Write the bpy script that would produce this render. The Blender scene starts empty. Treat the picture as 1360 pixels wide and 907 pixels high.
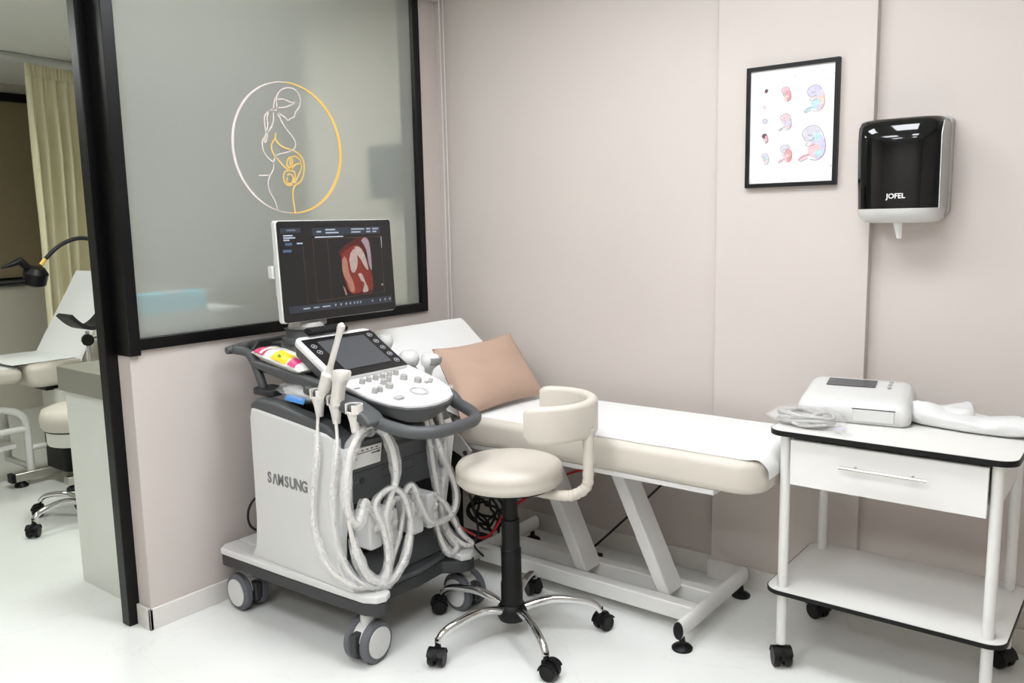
import bpy, bmesh, math, random
from math import sin, cos, pi, radians, sqrt
from mathutils import Vector, Matrix, noise

random.seed(7)
scene = bpy.context.scene
C = scene.collection

# ------------------------------------------------------------------ camera
cam_d = bpy.data.cameras.new('camera')
cam = bpy.data.objects.new('camera', cam_d)
C.objects.link(cam)
YAW, PITCH, ROLL = radians(38.0724), radians(8.16266), radians(-1.17198)
fw = Vector((-sin(YAW) * cos(PITCH), cos(YAW) * cos(PITCH), -sin(PITCH)))
rt0 = Vector((cos(YAW), sin(YAW), 0))
up0 = rt0.cross(fw)
rt = cos(ROLL) * rt0 + sin(ROLL) * up0
up = -sin(ROLL) * rt0 + cos(ROLL) * up0
cam.matrix_world = Matrix(((rt.x, up.x, -fw.x, 0), (rt.y, up.y, -fw.y, 0), (rt.z, up.z, -fw.z, 1.5), (0, 0, 0, 1)))
cam_d.sensor_width = 36
cam_d.lens = 1113.24 / 1360 * 36
cam_d.clip_start = 0.05
scene.camera = cam

# ------------------------------------------------------------------ world and exposure
world = bpy.data.worlds.new('world')
scene.world = world
world.use_nodes = True
world.node_tree.nodes['Background'].inputs[0].default_value = (0.75, 0.8, 0.9, 1)
world.node_tree.nodes['Background'].inputs[1].default_value = 0.3
scene.view_settings.view_transform = 'Standard'
scene.view_settings.look = 'None'
scene.view_settings.gamma = 1
scene.view_settings.use_curve_mapping = False
scene.view_settings.exposure = 0.0
PANEL_POWER = 22.0          # emission of the LED panels in the exam room
PANEL_POWER_SIDE = 34.0     # and in the room beyond the partition


# ------------------------------------------------------------------ materials
def lin(c):
    def f(u):
        u /= 255.0
        return u / 12.92 if u <= 0.04045 else ((u + 0.055) / 1.055) ** 2.4
    return (f(c[0]), f(c[1]), f(c[2]), 1)


MATS = {}


def mat(name, rgb, rough=0.5, metal=0.0, vary=0.03, scale=6.0, bump=0.0, bscale=200.0, spec=0.5, coat=0.0, emit=None, estr=0.0):
    m = bpy.data.materials.new(name)
    m.use_nodes = True
    nt = m.node_tree
    b = nt.nodes['Principled BSDF']
    col = lin(rgb)
    b.inputs['Roughness'].default_value = rough
    b.inputs['Metallic'].default_value = metal
    b.inputs['Specular IOR Level'].default_value = spec
    b.inputs['Coat Weight'].default_value = coat
    tc = nt.nodes.new('ShaderNodeTexCoord')
    if vary > 0:
        n = nt.nodes.new('ShaderNodeTexNoise')
        n.inputs['Scale'].default_value = scale
        n.inputs['Detail'].default_value = 4
        nt.links.new(tc.outputs['Object'], n.inputs['Vector'])
        r = nt.nodes.new('ShaderNodeValToRGB')
        r.color_ramp.elements[0].position = 0.3
        r.color_ramp.elements[1].position = 0.7
        r.color_ramp.elements[0].color = tuple(x * (1 - vary) for x in col[:3]) + (1,)
        r.color_ramp.elements[1].color = tuple(min(1, x * (1 + vary)) for x in col[:3]) + (1,)
        nt.links.new(n.outputs['Fac'], r.inputs['Fac'])
        nt.links.new(r.outputs['Color'], b.inputs['Base Color'])
    else:
        b.inputs['Base Color'].default_value = col
    if bump > 0:
        n2 = nt.nodes.new('ShaderNodeTexNoise')
        n2.inputs['Scale'].default_value = bscale
        n2.inputs['Detail'].default_value = 3
        nt.links.new(tc.outputs['Object'], n2.inputs['Vector'])
        bp = nt.nodes.new('ShaderNodeBump')
        bp.inputs['Strength'].default_value = bump
        bp.inputs['Distance'].default_value = 0.01
        nt.links.new(n2.outputs['Fac'], bp.inputs['Height'])
        nt.links.new(bp.outputs['Normal'], b.inputs['Normal'])
    if emit:
        b.inputs['Emission Color'].default_value = lin(emit)
        b.inputs['Emission Strength'].default_value = estr
    MATS[name] = m
    return m


mat('wall_paint', (198, 189, 182), 0.55, vary=0.015, scale=1.5, bump=0.03, bscale=160)
mat('side_wall_paint', (205, 200, 186), 0.6, vary=0.02, scale=1.5, bump=0.03, bscale=160)
mat('ceiling_paint', (228, 228, 222), 0.8, vary=0.01)
mat('baseboard_tile', (216, 213, 206), 0.25, vary=0.02, scale=3)
mat('black_metal', (3, 3, 4), 0.38, spec=0.3, vary=0.05, scale=20)
mat('white_plastic', (208, 208, 205), 0.38, vary=0.012)
mat('white_gloss', (218, 218, 216), 0.3, vary=0.01)
mat('dark_plastic', (74, 76, 77), 0.48, vary=0.03, bump=0.02, bscale=700)
mat('mid_plastic', (128, 129, 127), 0.5, vary=0.03)
mat('charcoal_plastic', (48, 49, 50), 0.5, vary=0.04)
mat('black_gloss', (4, 6, 6), 0.07, vary=0.05, scale=20)
mat('black_plastic', (7, 7, 8), 0.45, spec=0.3, vary=0.06, scale=20)
mat('black_rubber', (24, 24, 25), 0.6, vary=0.06, scale=20)
mat('grey_rubber', (92, 94, 99), 0.6, vary=0.03)
mat('chrome', (222, 222, 222), 0.1, metal=1.0, vary=0.02)
mat('brushed_steel', (200, 196, 188), 0.28, metal=1.0, vary=0.03)
mat('cream_leather', (200, 193, 181), 0.48, vary=0.015, bump=0.06, bscale=260)
mat('white_metal', (222, 221, 217), 0.35, vary=0.012)
mat('white_laminate', (226, 225, 220), 0.4, vary=0.012)
mat('paper', (224, 224, 222), 0.85, vary=0.006, bump=0.05, bscale=30)
mat('tan_cotton', (176, 149, 131), 0.85, vary=0.03, bump=0.12, bscale=420)
mat('towel_cotton', (222, 222, 220), 0.95, vary=0.01, bump=0.35, bscale=240)
mat('ivory_plastic', (214, 210, 203), 0.4, vary=0.015)
mat('key_grey', (172, 170, 166), 0.45, vary=0.02)
mat('screen_black', (22, 22, 23), 0.25, vary=0.05, scale=3)
mat('touch_glass', (76, 78, 81), 0.22, vary=0.03, scale=3)
mat('touch_border', (22, 22, 23), 0.25, vary=0.05)
mat('screen_icon', (190, 194, 200), 0.5, vary=0.01)
mat('curtain_cotton', (233, 226, 192), 0.9, vary=0.03, scale=8, bump=0.1, bscale=300)
mat('counter_steel', (146, 145, 134), 0.35, metal=0.3, vary=0.05)
mat('counter_panel', (214, 217, 208), 0.3, vary=0.015)
mat('teal_card', (0, 196, 236), 0.5, vary=0.05)
mat('navy_screen', (52, 66, 80), 0.3, vary=0.05)
mat('brown_blind', (136, 122, 94), 0.6, vary=0.04, scale=3)
mat('red_cable', (190, 26, 30), 0.4, vary=0.04)
mat('logo_gold', (240, 198, 104), 0.45, vary=0.02)
mat('logo_blush', (214, 203, 196), 0.5, vary=0.02)
mat('logo_grey', (118, 118, 118), 0.4, vary=0.02)
mat('jofel_white', (238, 238, 238), 0.5, vary=0.0)
mat('seat_skirt', (214, 214, 204), 0.5, vary=0.02)
mat('packet_film', (240, 236, 228), 0.28, vary=0.02)
mat('packet_pink', (222, 70, 120), 0.3, vary=0.05)
mat('packet_yellow', (244, 206, 40), 0.3, vary=0.04)
mat('packet_green', (120, 170, 60), 0.3, vary=0.04)
mat('blue_print', (74, 138, 206), 0.4, vary=0.04)
mat('ink_line', (104, 84, 94), 0.8, vary=0.0)
mat('label_print', (92, 88, 88), 0.7, vary=0.0)
mat('groove', (44, 45, 46), 0.7, vary=0.0)
mat('led_panel', (255, 255, 255), 0.5, vary=0.0, emit=(246, 249, 255), estr=PANEL_POWER)
mat('led_panel_side', (255, 255, 255), 0.5, vary=0.0, emit=(246, 252, 246), estr=PANEL_POWER_SIDE)
for nm, rgb in dict(scan_red=(112, 38, 28), scan_dark_red=(70, 24, 20), scan_flesh=(150, 104, 88), scan_pale=(158, 142, 134),
                    scan_rose=(140, 124, 130), scan_blue=(62, 84, 110), scan_text=(150, 160, 172), scan_amber=(96, 66, 34), scan_bar=(40, 46, 54)).items():
    mat(nm, rgb, 0.3, vary=0.12, scale=60, emit=rgb, estr=0.10)
for nm, rgb in dict(water_lilac=(196, 192, 212), water_pink=(220, 186, 190), water_red=(208, 152, 152), water_peach=(218, 196, 186),
                    water_teal=(178, 206, 208), water_grey=(198, 197, 205), water_yellow=(222, 206, 140), water_dark=(110, 80, 100)).items():
    mat(nm, rgb, 0.85, vary=0.12, scale=90)


def floor_material():
    m = bpy.data.materials.new('polished_floor')
    m.use_nodes = True
    nt = m.node_tree
    b = nt.nodes['Principled BSDF']
    tc = nt.nodes.new('ShaderNodeTexCoord')
    n = nt.nodes.new('ShaderNodeTexNoise')
    n.inputs['Scale'].default_value = 0.9
    n.inputs['Detail'].default_value = 5
    n.inputs['Distortion'].default_value = 1.2
    nt.links.new(tc.outputs['Object'], n.inputs['Vector'])
    r = nt.nodes.new('ShaderNodeValToRGB')
    e = r.color_ramp.elements
    e[0].position = 0.3
    e[0].color = lin((226, 227, 222))
    e[1].position = 0.65
    e[1].color = lin((233, 234, 230))
    nt.links.new(n.outputs['Fac'], r.inputs['Fac'])
    # thin grey veins of the marble-look surface
    n2 = nt.nodes.new('ShaderNodeTexNoise')
    n2.inputs['Scale'].default_value = 1.1
    n2.inputs['Detail'].default_value = 6
    n2.inputs['Distortion'].default_value = 0.8
    nt.links.new(tc.outputs['Object'], n2.inputs['Vector'])
    v = nt.nodes.new('ShaderNodeValToRGB')
    v.color_ramp.elements[0].position = 0.497
    v.color_ramp.elements[0].color = (0, 0, 0, 1)
    v.color_ramp.elements[1].position = 0.503
    v.color_ramp.elements[1].color = (0, 0, 0, 1)
    mid = v.color_ramp.elements.new(0.5)
    mid.color = (0.10, 0.10, 0.10, 1)
    nt.links.new(n2.outputs['Fac'], v.inputs['Fac'])
    mx = nt.nodes.new('ShaderNodeMixRGB')
    nt.links.new(v.outputs['Color'], mx.inputs['Fac'])
    nt.links.new(r.outputs['Color'], mx.inputs['Color1'])
    mx.inputs['Color2'].default_value = lin((176, 174, 166))
    nt.links.new(mx.outputs['Color'], b.inputs['Base Color'])
    b.inputs['Roughness'].default_value = 0.16
    b.inputs['Specular IOR Level'].default_value = 0.45
    MATS['polished_floor'] = m


floor_material()


def frosted_material():
    m = bpy.data.materials.new('frosted_glass')
    m.use_nodes = True
    nt = m.node_tree
    nt.nodes.remove(nt.nodes['Principled BSDF'])
    out = nt.nodes['Material Output']
    tc = nt.nodes.new('ShaderNodeTexCoord')
    n = nt.nodes.new('ShaderNodeTexNoise')
    n.inputs['Scale'].default_value = 500
    nt.links.new(tc.outputs['Object'], n.inputs['Vector'])
    bp = nt.nodes.new('ShaderNodeBump')
    bp.inputs['Strength'].default_value = 0.05
    nt.links.new(n.outputs['Fac'], bp.inputs['Height'])
    rf = nt.nodes.new('ShaderNodeBsdfRefraction')
    rf.inputs['Color'].default_value = (0.82, 0.83, 0.80, 1)
    rf.inputs['Roughness'].default_value = 0.33
    rf.inputs['IOR'].default_value = 1.15
    df = nt.nodes.new('ShaderNodeBsdfDiffuse')
    df.inputs['Color'].default_value = (0.68, 0.70, 0.65, 1)
    gs = nt.nodes.new('ShaderNodeBsdfGlossy')
    gs.inputs['Roughness'].default_value = 0.55
    gs.inputs['Color'].default_value = (0.8, 0.8, 0.8, 1)
    m1 = nt.nodes.new('ShaderNodeMixShader')
    m1.inputs[0].default_value = 0.28
    m2 = nt.nodes.new('ShaderNodeMixShader')
    m2.inputs[0].default_value = 0.012
    for q in (rf, df, gs):
        nt.links.new(bp.outputs['Normal'], q.inputs['Normal'])
    nt.links.new(rf.outputs[0], m1.inputs[1])
    nt.links.new(df.outputs[0], m1.inputs[2])
    nt.links.new(m1.outputs[0], m2.inputs[1])
    nt.links.new(gs.outputs[0], m2.inputs[2])
    nt.links.new(m2.outputs[0], out.inputs['Surface'])
    MATS['frosted_glass'] = m


frosted_material()


def film_material(name, opacity, rough=0.12, tint=(0.93, 0.93, 0.92), bumpscale=120, bump=0.25):
    """thin crumpled clear plastic: see-through with a milky, glossy surface"""
    m = bpy.data.materials.new(name)
    m.use_nodes = True
    nt = m.node_tree
    b = nt.nodes['Principled BSDF']
    b.inputs['Base Color'].default_value = tint + (1,)
    b.inputs['Roughness'].default_value = rough
    b.inputs['Specular IOR Level'].default_value = 0.8
    t = nt.nodes.new('ShaderNodeBsdfTransparent')
    mix = nt.nodes.new('ShaderNodeMixShader')
    tc = nt.nodes.new('ShaderNodeTexCoord')
    n = nt.nodes.new('ShaderNodeTexNoise')
    n.inputs['Scale'].default_value = bumpscale
    n.inputs['Detail'].default_value = 3
    nt.links.new(tc.outputs['Object'], n.inputs['Vector'])
    bp = nt.nodes.new('ShaderNodeBump')
    bp.inputs['Strength'].default_value = bump
    bp.inputs['Distance'].default_value = 0.006
    nt.links.new(n.outputs['Fac'], bp.inputs['Height'])
    nt.links.new(bp.outputs['Normal'], b.inputs['Normal'])
    mr = nt.nodes.new('ShaderNodeMapRange')
    mr.inputs[1].default_value = 0.3
    mr.inputs[2].default_value = 0.7
    mr.inputs[3].default_value = max(0, opacity - 0.07)
    mr.inputs[4].default_value = min(1, opacity + 0.07)
    nt.links.new(n.outputs['Fac'], mr.inputs[0])
    nt.links.new(mr.outputs[0], mix.inputs[0])
    nt.links.new(t.outputs[0], mix.inputs[1])
    nt.links.new(b.outputs[0], mix.inputs[2])
    nt.links.new(mix.outputs[0], nt.nodes['Material Output'].inputs['Surface'])
    MATS[name] = m


film_material('sleeve_film', 0.26, bumpscale=25, bump=0.06)
film_material('bag_film', 0.16, bumpscale=22)
film_material('smoke_film', 0.75, rough=0.15, tint=(0.55, 0.55, 0.54), bumpscale=4)


# ------------------------------------------------------------------ mesh helpers
class MB:
    def __init__(self, M=None):
        self.v = []
        self.f = []
        self.M = M

    def add(self, vs, fs):
        o = len(self.v)
        for p in vs:
            p = Vector(p)
            if self.M is not None:
                p = self.M @ p
            self.v.append(p)
        for f in fs:
            self.f.append([i + o for i in f])
        return self

    def box(self, x0, x1, y0, y1, z0, z1):
        vs = [(x, y, z) for z in (z0, z1) for y in (y0, y1) for x in (x0, x1)]
        return self.add(vs, [(0, 2, 3, 1), (4, 5, 7, 6), (0, 1, 5, 4), (2, 6, 7, 3), (0, 4, 6, 2), (1, 3, 7, 5)])

    def prism(self, poly, axis, a, b):
        n = len(poly)

        def P(p, t):
            return {'x': (t, p[0], p[1]), 'y': (p[0], t, p[1]), 'z': (p[0], p[1], t)}[axis]
        vs = [P(p, a) for p in poly] + [P(p, b) for p in poly]
        fs = [list(range(n))[::-1], list(range(n, 2 * n))]
        for i in range(n):
            j = (i + 1) % n
            fs.append((i, j, n + j, n + i))
        return self.add(vs, fs)

    def loft(self, rings, caps=True, closed_ring=True):
        n = len(rings[0])
        vs = [p for r in rings for p in r]
        fs = []
        for k in range(len(rings) - 1):
            for i in range(n if closed_ring else n - 1):
                j = (i + 1) % n
                fs.append((k * n + i, k * n + j, (k + 1) * n + j, (k + 1) * n + i))
        if caps:
            fs.append(list(range(n))[::-1])
            fs.append([(len(rings) - 1) * n + i for i in range(n)])
        return self.add(vs, fs)

    def tube(self, pts, r, n=10, caps=True, jitter=0.0, squash=1.0):
        pts = [Vector(p) for p in pts]
        m = len(pts)
        rr = [r] * m if not isinstance(r, (list, tuple)) else r
        t0 = (pts[1] - pts[0]).normalized()
        ref = Vector((0, 0, 1)) if abs(t0.z) < 0.9 else Vector((1, 0, 0))
        nrm = (ref - t0 * ref.dot(t0)).normalized()
        rings = []
        for i in range(m):
            t = (pts[min(i + 1, m - 1)] - pts[max(i - 1, 0)])
            t = t.normalized() if t.length > 1e-9 else t0
            nrm = (nrm - t * nrm.dot(t))
            nrm = nrm.normalized() if nrm.length > 1e-9 else t.orthogonal().normalized()
            b = t.cross(nrm)
            ring = []
            for k in range(n):
                a = 2 * pi * k / n
                rad = rr[i]
                if jitter:
                    rad *= 1 + jitter * noise.noise(pts[i] * 30 + Vector((cos(a) * 1.3, sin(a) * 1.3, 0)))
                ring.append(pts[i] + (nrm * cos(a) + b * sin(a) * squash) * rad)
            rings.append(ring)
        return self.loft(rings, caps)

    def cyl(self, p0, p1, r0, r1=None, n=20):
        return self.tube([p0, p1], [r0, r0 if r1 is None else r1], n)

    def lathe(self, prof, c, axis=(0, 0, 1), n=32):
        ax = Vector(axis).normalized()
        u = ax.orthogonal().normalized()
        w = ax.cross(u)
        c = Vector(c)
        rings = [[c + ax * z + (u * cos(2 * pi * k / n) + w * sin(2 * pi * k / n)) * max(r, 1e-4) for k in range(n)] for r, z in prof]
        return self.loft(rings, True)

    def ball(self, c, rx, ry=None, rz=None, n=16, m=10):
        ry = rx if ry is None else ry
        rz = rx if rz is None else rz
        rings = []
        for j in range(m + 1):
            t = pi * j / m
            s = max(sin(t), 1e-3)
            rings.append([(c[0] + rx * s * cos(2 * pi * k / n), c[1] + ry * s * sin(2 * pi * k / n), c[2] - rz * cos(t)) for k in range(n)])
        return self.loft(rings, True)

    def sheet(self, fn, nu, nv, thick=0.0):
        """surface fn(u, v) with u, v in 0..1; thick extrudes it along -normal"""
        P = [[Vector(fn(i / nu, j / nv)) for j in range(nv + 1)] for i in range(nu + 1)]
        w = nv + 1
        vs = [p for row in P for p in row]
        fs = [(i * w + j, (i + 1) * w + j, (i + 1) * w + j + 1, i * w + j + 1) for i in range(nu) for j in range(nv)]
        if thick:
            bot = []
            for i in range(nu + 1):
                for j in range(nv + 1):
                    du = P[min(i + 1, nu)][j] - P[max(i - 1, 0)][j]
                    dv = P[i][min(j + 1, nv)] - P[i][max(j - 1, 0)]
                    n = du.cross(dv)
                    n = n.normalized() if n.length > 1e-12 else Vector((0, 0, 1))
                    bot.append(P[i][j] - n * thick)
            o = len(vs)
            vs = vs + bot
            fs += [tuple(o + k for k in f[::-1]) for f in fs[:nu * nv]]
            edge = [i * w for i in range(nu + 1)] + [nu * w + j for j in range(1, w)] + [i * w + nv for i in range(nu - 1, -1, -1)] + [j for j in range(nv - 1, 0, -1)]
            for k in range(len(edge)):
                a, b = edge[k], edge[(k + 1) % len(edge)]
                fs.append((a, o + a, o + b, b))
        return self.add(vs, fs)


WORLD_O = {}


def prop(o, label=None, cat=None, group=None, kind=None):
    if label:
        o['label'] = label
    if cat:
        o['category'] = cat
    if group:
        o['group'] = group
    if kind:
        o['kind'] = kind
    return o


def obj(name, mb, m, parent=None, bevel=0.0, seg=2, angle=38, subsurf=0, label=None, cat=None, group=None, kind=None):
    vs = mb.v
    lo = Vector((min(p.x for p in vs), min(p.y for p in vs), min(p.z for p in vs)))
    hi = Vector((max(p.x for p in vs), max(p.y for p in vs), max(p.z for p in vs)))
    org = Vector(((lo.x + hi.x) / 2, (lo.y + hi.y) / 2, lo.z))
    me = bpy.data.meshes.new(name)
    me.from_pydata([tuple(p - org) for p in vs], [], mb.f)
    bm = bmesh.new()
    bm.from_mesh(me)
    bmesh.ops.recalc_face_normals(bm, faces=bm.faces)
    bm.to_mesh(me)
    bm.free()
    me.polygons.foreach_set('use_smooth', [True] * len(me.polygons))
    me.set_sharp_from_angle(angle=radians(angle))
    me.materials.append(MATS[m])
    o = bpy.data.objects.new(name, me)
    C.objects.link(o)
    if parent is not None:
        o.parent = parent
        o.location = org - WORLD_O[parent.name]
    else:
        o.location = org
    WORLD_O[o.name] = org
    if bevel:
        md = o.modifiers.new('bevel', 'BEVEL')
        md.width = bevel
        md.segments = seg
        md.limit_method = 'ANGLE'
        md.angle_limit = radians(35)
        md.harden_normals = False
    if subsurf:
        md = o.modifiers.new('subsurf', 'SUBSURF')
        md.levels = subsurf
        md.render_levels = subsurf
    return prop(o, label, cat, group, kind)


def obj_multi(name, parts, parent, **kw):
    allmb = MB()
    idx = []
    for i, (m, mb) in enumerate(parts.items()):
        allmb.add(mb.v, mb.f)
        idx += [i] * len(mb.f)
    names = list(parts)
    o = obj(name, allmb, names[0], parent, **kw)
    for m in names[1:]:
        o.data.materials.append(MATS[m])
    o.data.polygons.foreach_set('material_index', idx)
    return o


def thing(name, loc, label, cat, group=None, kind=None):
    o = bpy.data.objects.new(name, None)
    o.empty_display_size = 0.1
    C.objects.link(o)
    o.location = loc
    WORLD_O[o.name] = Vector(loc)
    return prop(o, label, cat, group, kind)


def B(*a):
    return MB().box(*a)


def rrect(x0, x1, y0, y1, r, n=6):
    """rounded rectangle outline; r one radius or four (x0y0, x1y0, x1y1, x0y1)"""
    rs = [r] * 4 if not isinstance(r, (list, tuple)) else r
    out = []
    for (cx, cy, a0, q) in ((x0, y0, pi, rs[0]), (x1, y0, 1.5 * pi, rs[1]), (x1, y1, 0, rs[2]), (x0, y1, 0.5 * pi, rs[3])):
        sx = 1 if cx == x0 else -1
        sy = 1 if cy == y0 else -1
        for k in range(n + 1):
            a = a0 + 0.5 * pi * k / n
            out.append((cx + sx * q + q * cos(a), cy + sy * q + q * sin(a)))
    return out


def spline(pts, per=8):
    pts = [Vector(p) for p in pts]
    out = []
    n = len(pts)
    for i in range(n - 1):
        p0, p1, p2, p3 = pts[max(i - 1, 0)], pts[i], pts[i + 1], pts[min(i + 2, n - 1)]
        for k in range(per):
            t = k / per
            out.append(0.5 * ((2 * p1) + (p2 - p0) * t + (2 * p0 - 5 * p1 + 4 * p2 - p3) * t * t + (3 * p1 - p0 - 3 * p2 + p3) * t ** 3))
    out.append(pts[-1])
    return out


def text_mb(body, size, M, extrude=0.0, sx=1.0, bold=0.0):
    cu = bpy.data.curves.new('lettering', 'FONT')
    cu.body = body
    cu.size = size
    cu.extrude = extrude
    cu.resolution_u = 4
    cu.align_x = 'CENTER'
    cu.align_y = 'CENTER'
    cu.offset = bold
    o = bpy.data.objects.new('lettering', cu)
    C.objects.link(o)
    dg = bpy.context.evaluated_depsgraph_get()
    me = bpy.data.meshes.new_from_object(o.evaluated_get(dg))
    mb = MB(M @ Matrix.Scale(sx, 4, (1, 0, 0)))
    mb.add([v.co.copy() for v in me.vertices], [list(p.vertices) for p in me.polygons])
    bpy.data.objects.remove(o)
    bpy.data.meshes.remove(me)
    bpy.data.curves.remove(cu)
    return mb


def basis(o, x, y):
    x = Vector(x).normalized()
    y = Vector(y).normalized()
    z = x.cross(y)
    return Matrix(((x.x, y.x, z.x, o[0]), (x.y, y.y, z.y, o[1]), (x.z, y.z, z.z, o[2]), (0, 0, 0, 1)))


def ribbon(mb, pts2, w, M, t=0.0012):
    """flat printed stroke of width w along 2D points in the plane M (raised by t)"""
    pts = [Vector((p[0], p[1], 0)) for p in pts2]
    top = []
    m = len(pts)
    ws = w if isinstance(w, (list, tuple)) else [w] * m
    L, R = [], []
    for i in range(m):
        d = pts[min(i + 1, m - 1)] - pts[max(i - 1, 0)]
        d = d.normalized() if d.length > 1e-9 else Vector((1, 0, 0))
        nn = Vector((-d.y, d.x, 0))
        L.append(pts[i] + nn * ws[i] / 2)
        R.append(pts[i] - nn * ws[i] / 2)
    vs, fs = [], []
    for i in range(m):
        vs += [M @ L[i], M @ R[i], M @ (L[i] + Vector((0, 0, t))), M @ (R[i] + Vector((0, 0, t)))]
    for i in range(m - 1):
        a, b = 4 * i, 4 * i + 4
        fs += [(a + 2, a + 3, b + 3, b + 2), (a, b, b + 1, a + 1), (a, a + 2, b + 2, b), (a + 1, b + 1, b + 3, a + 3)]
    fs += [(0, 1, 3, 2), (4 * m - 4, 4 * m - 2, 4 * m - 1, 4 * m - 3)]
    mb.add(vs, fs)
    return mb


def smooth2(pts, per=6):
    return [(p.x, p.y) for p in spline([(a, b, 0) for a, b in pts], per)]


# ------------------------------------------------------------------ room shell
CEIL = 2.70
WX = -2.933            # exam-room face of the partition
YB = 3.180             # back wall
YP = 3.141             # face of the boxed-out pier on the back wall
fl = obj('floor', B(-8.2, 2.0, -2.4, 6.0, -0.12, 0.0), 'polished_floor', kind='structure', label='white polished marble-look floor')
obj('ceiling', B(-8.2, 2.0, -2.4, 6.0, CEIL, CEIL + 0.1), 'ceiling_paint', kind='structure', label='plain white ceiling over both rooms')
wb = obj('wall_back', B(-3.95, 1.9, YB, YB + 0.14, 0, CEIL), 'wall_paint', kind='structure', label='warm grey painted back wall behind the bed')
obj('pier', B(-1.423, -0.842, YP, YB + 0.02, 0, CEIL), 'wall_paint', wb, bevel=0.002)
obj('wall_right', B(1.78, 1.9, -2.2, YB, 0, CEIL), 'wall_paint', kind='structure')
obj('wall_front', B(-8.1, 1.9, -2.32, -2.2, 0, CEIL), 'wall_paint', kind='structure')
wl = MB()
wl.box(WX - 0.10, WX, 1.503, YB, 0, 1.062)
wl.box(WX - 0.10, WX, 3.047, YB, 1.062, CEIL)
wl.box(WX - 0.10, WX, 1.503, 3.047, 2.66, CEIL)
wl.box(WX - 0.10, WX, -2.2, 0.40, 0, CEIL)
wl.box(WX - 0.10, WX, 0.40, 1.503, 2.45, CEIL)
obj('wall_left', wl, 'wall_paint', kind='structure', label='warm grey partition wall under the frosted window')
obj('wall_side_far', B(-7.72, -7.6, -2.2, 5.7, 0, CEIL), 'side_wall_paint', kind='structure')
obj('wall_side_back', B(-7.6, -3.8, 5.2, 5.32, 0, CEIL), 'side_wall_paint', kind='structure')
obj('wall_side_return', B(-3.95, -3.8, YB + 0.14, 5.2, 0, CEIL), 'side_wall_paint', kind='structure')
bb = MB().box(WX, 1.78, YB - 0.013, YB, 0, 0.085)
obj('baseboard_back', bb, 'baseboard_tile', bevel=0.002, kind='structure')
obj('baseboard_pier', B(-1.436, -0.83, YP - 0.013, YP, 0, 0.085), 'baseboard_tile', bevel=0.002, kind='structure')
bl = MB().box(WX, WX + 0.013, 1.490, YB - 0.013, 0, 0.082)
bl.box(WX - 0.085, WX + 0.013, 1.490, 1.503, 0, 0.082)
obj('baseboard_left', bl, 'baseboard_tile', bevel=0.002, kind='structure')
# black door-frame post at the end of the partition
obj('trim_1', B(-3.072, -3.018, 1.458, 1.52, 0, CEIL), 'black_metal', bevel=0.003, kind='structure', label='black metal door post at the end of the partition')

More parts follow.
